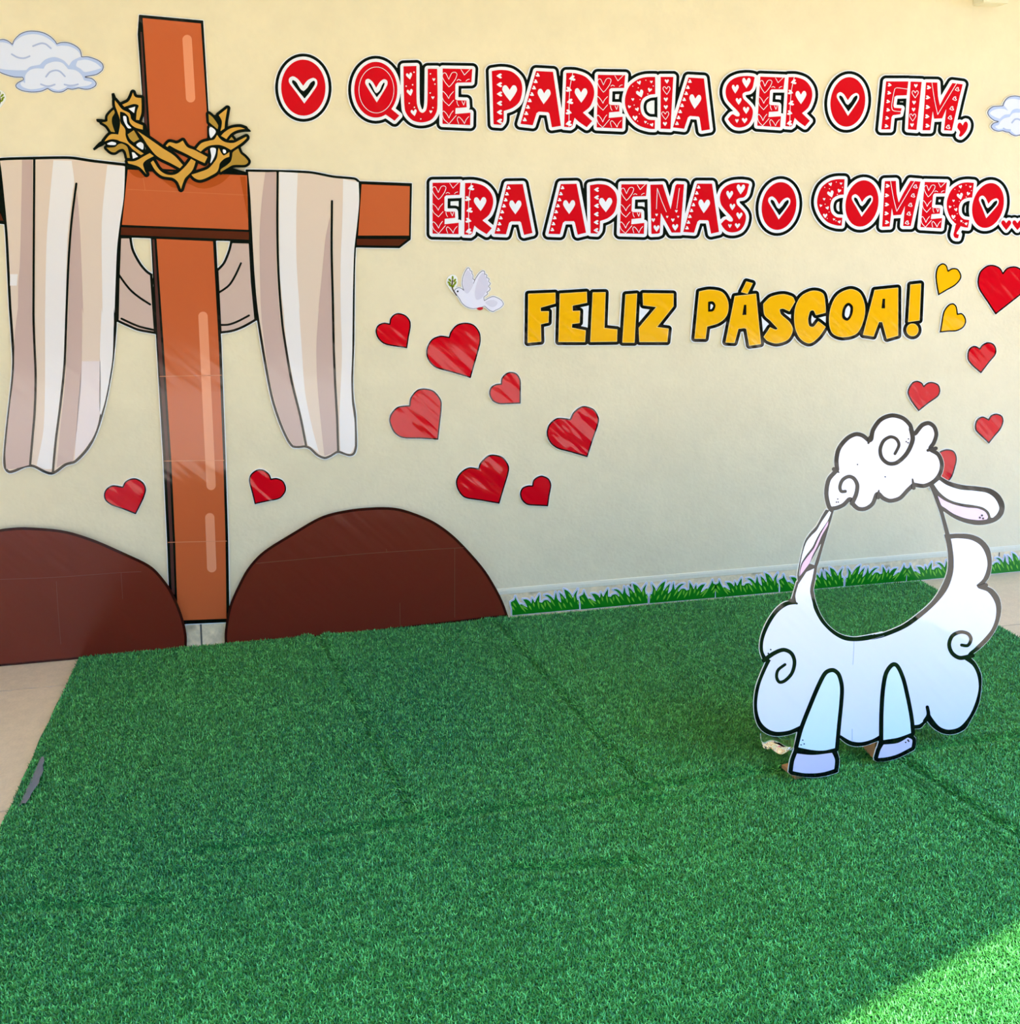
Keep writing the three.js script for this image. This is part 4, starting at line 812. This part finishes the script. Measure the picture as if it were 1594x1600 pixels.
  const bottle = (label, x, z, r, tall = 1) => {
    const t = thing('plastic_bottle', label, 'bottle', 'bottles weighing down the sheep panel'), k = r / 0.05;
    t.position.set(x, GY, z); t.scale.y = tall;
    const g = new THREE.LatheGeometry([[0.001, 0.012], [0.018, 0.008], [0.032, 0.001], [0.044, 0.006], [0.049, 0.025], [0.05, 0.05], [0.0485, 0.07], [0.05, 0.09], [0.05, 0.2], [0.046, 0.225], [0.03, 0.265], [0.016, 0.288], [0.0145, 0.3], [0.0145, 0.312]].map(([a, b]) => new THREE.Vector2(a * k, b)), 60), p = g.attributes.position;
    for (let i = 0; i < p.count; i++) { const y = p.getY(i); if (y < 0.03) { const a = Math.atan2(p.getZ(i), p.getX(i)), s = 0.5 + 0.5 * Math.cos(5 * a); p.setY(i, y + (0.012 * s * (1 - y / 0.03)) * Math.min(1, Math.hypot(p.getX(i), p.getZ(i)) / 0.03)); } }
    g.computeVertexNormals();
    add(t, 'bottle_shell', g, pet);
    add(t, 'bottle_cap', new THREE.CylinderGeometry(0.016 * k, 0.016 * k, 0.018, 24).translate(0, 0.318, 0), capMat);
  };
  const bl = onFloor(1206, 1190, GY);
  bottle('clear plastic bottle behind the hoof that stands on the front box', bl[0] + 0.05, bl[1] - 0.06, 0.05);
  const br = onFloor(1434, 1168, GY);
  bottle('clear plastic bottle behind the hoof with three dots', br[0] - 0.045, br[1] - 0.07, 0.05, 0.7);
}

// ---------------------------------------------------------------- small box high on the wall
{
  const a = onWall(1520.5, 8.4), b = onWall(1557, 10), x = (a[0] + b[0]) / 2, w = b[0] - a[0], y = a[1];
  const t = thing('junction_box', 'small cream junction box high on the wall above the comma', 'junction box');
  t.position.set(x, y, 0);
  const m = new THREE.MeshStandardMaterial({ color: '#eadfb8', roughness: 0.6 }), g = new THREE.ExtrudeGeometry(new THREE.Shape([[-w / 2, 0.004], [-w / 2 + 0.004, 0], [w / 2 - 0.004, 0], [w / 2, 0.004], [w / 2, 0.11], [-w / 2, 0.11]].map((p) => new THREE.Vector2(...p))), { depth: 0.05, bevelEnabled: true, bevelSize: 0.002, bevelThickness: 0.002, bevelSegments: 2 });
  add(t, 'box_body', g.translate(0, 0, 0.002), m);
  add(t, 'box_lid', box(w + 0.004, 0.112, 0.008, 0, 0.056, 0.058), m);
  add(t, 'lid_screw', new THREE.CylinderGeometry(0.003, 0.003, 0.003, 12).rotateX(Math.PI / 2).translate(0, 0.02, 0.063), new THREE.MeshStandardMaterial({ color: '#8d8a80', roughness: 0.4, metalness: 0.8 }));
}
// ---------------------------------------------------------------- unseen hedge added across the yard as the dark that the glossy sheets mirror
{
  const g = new THREE.BoxGeometry(30, 4.3, 1.2, 150, 22, 6).translate(0, 2.15, 0), p = g.attributes.position;
  for (let i = 0; i < p.count; i++) {
    const x = p.getX(i), y = p.getY(i), z = p.getZ(i), s = Math.sin(3.1 * x + 1.7 * y) * Math.sin(2.3 * y - 1.1 * x) * 0.12 + Math.sin(7.3 * x) * Math.sin(6.1 * y + z * 5) * 0.09;
    p.setXYZ(i, x + 0.05 * Math.sin(11 * y + 3 * x), y > 0.05 ? y + 0.5 * s + (y > 4 ? 0.12 * Math.sin(2.1 * x) : 0) : y, z + s);
  }
  g.computeVertexNormals();
  const h = thing('added_hedge', 'added tall dark green hedge, unseen across the yard, mirrored by the glossy sheets', 'hedge');
  h.position.set(1, 0, 10.2);
  add(h, 'hedge_foliage', g, new THREE.MeshStandardMaterial({ color: '#33502a', roughness: 0.8 }));
}

renderer.render(scene, camera);
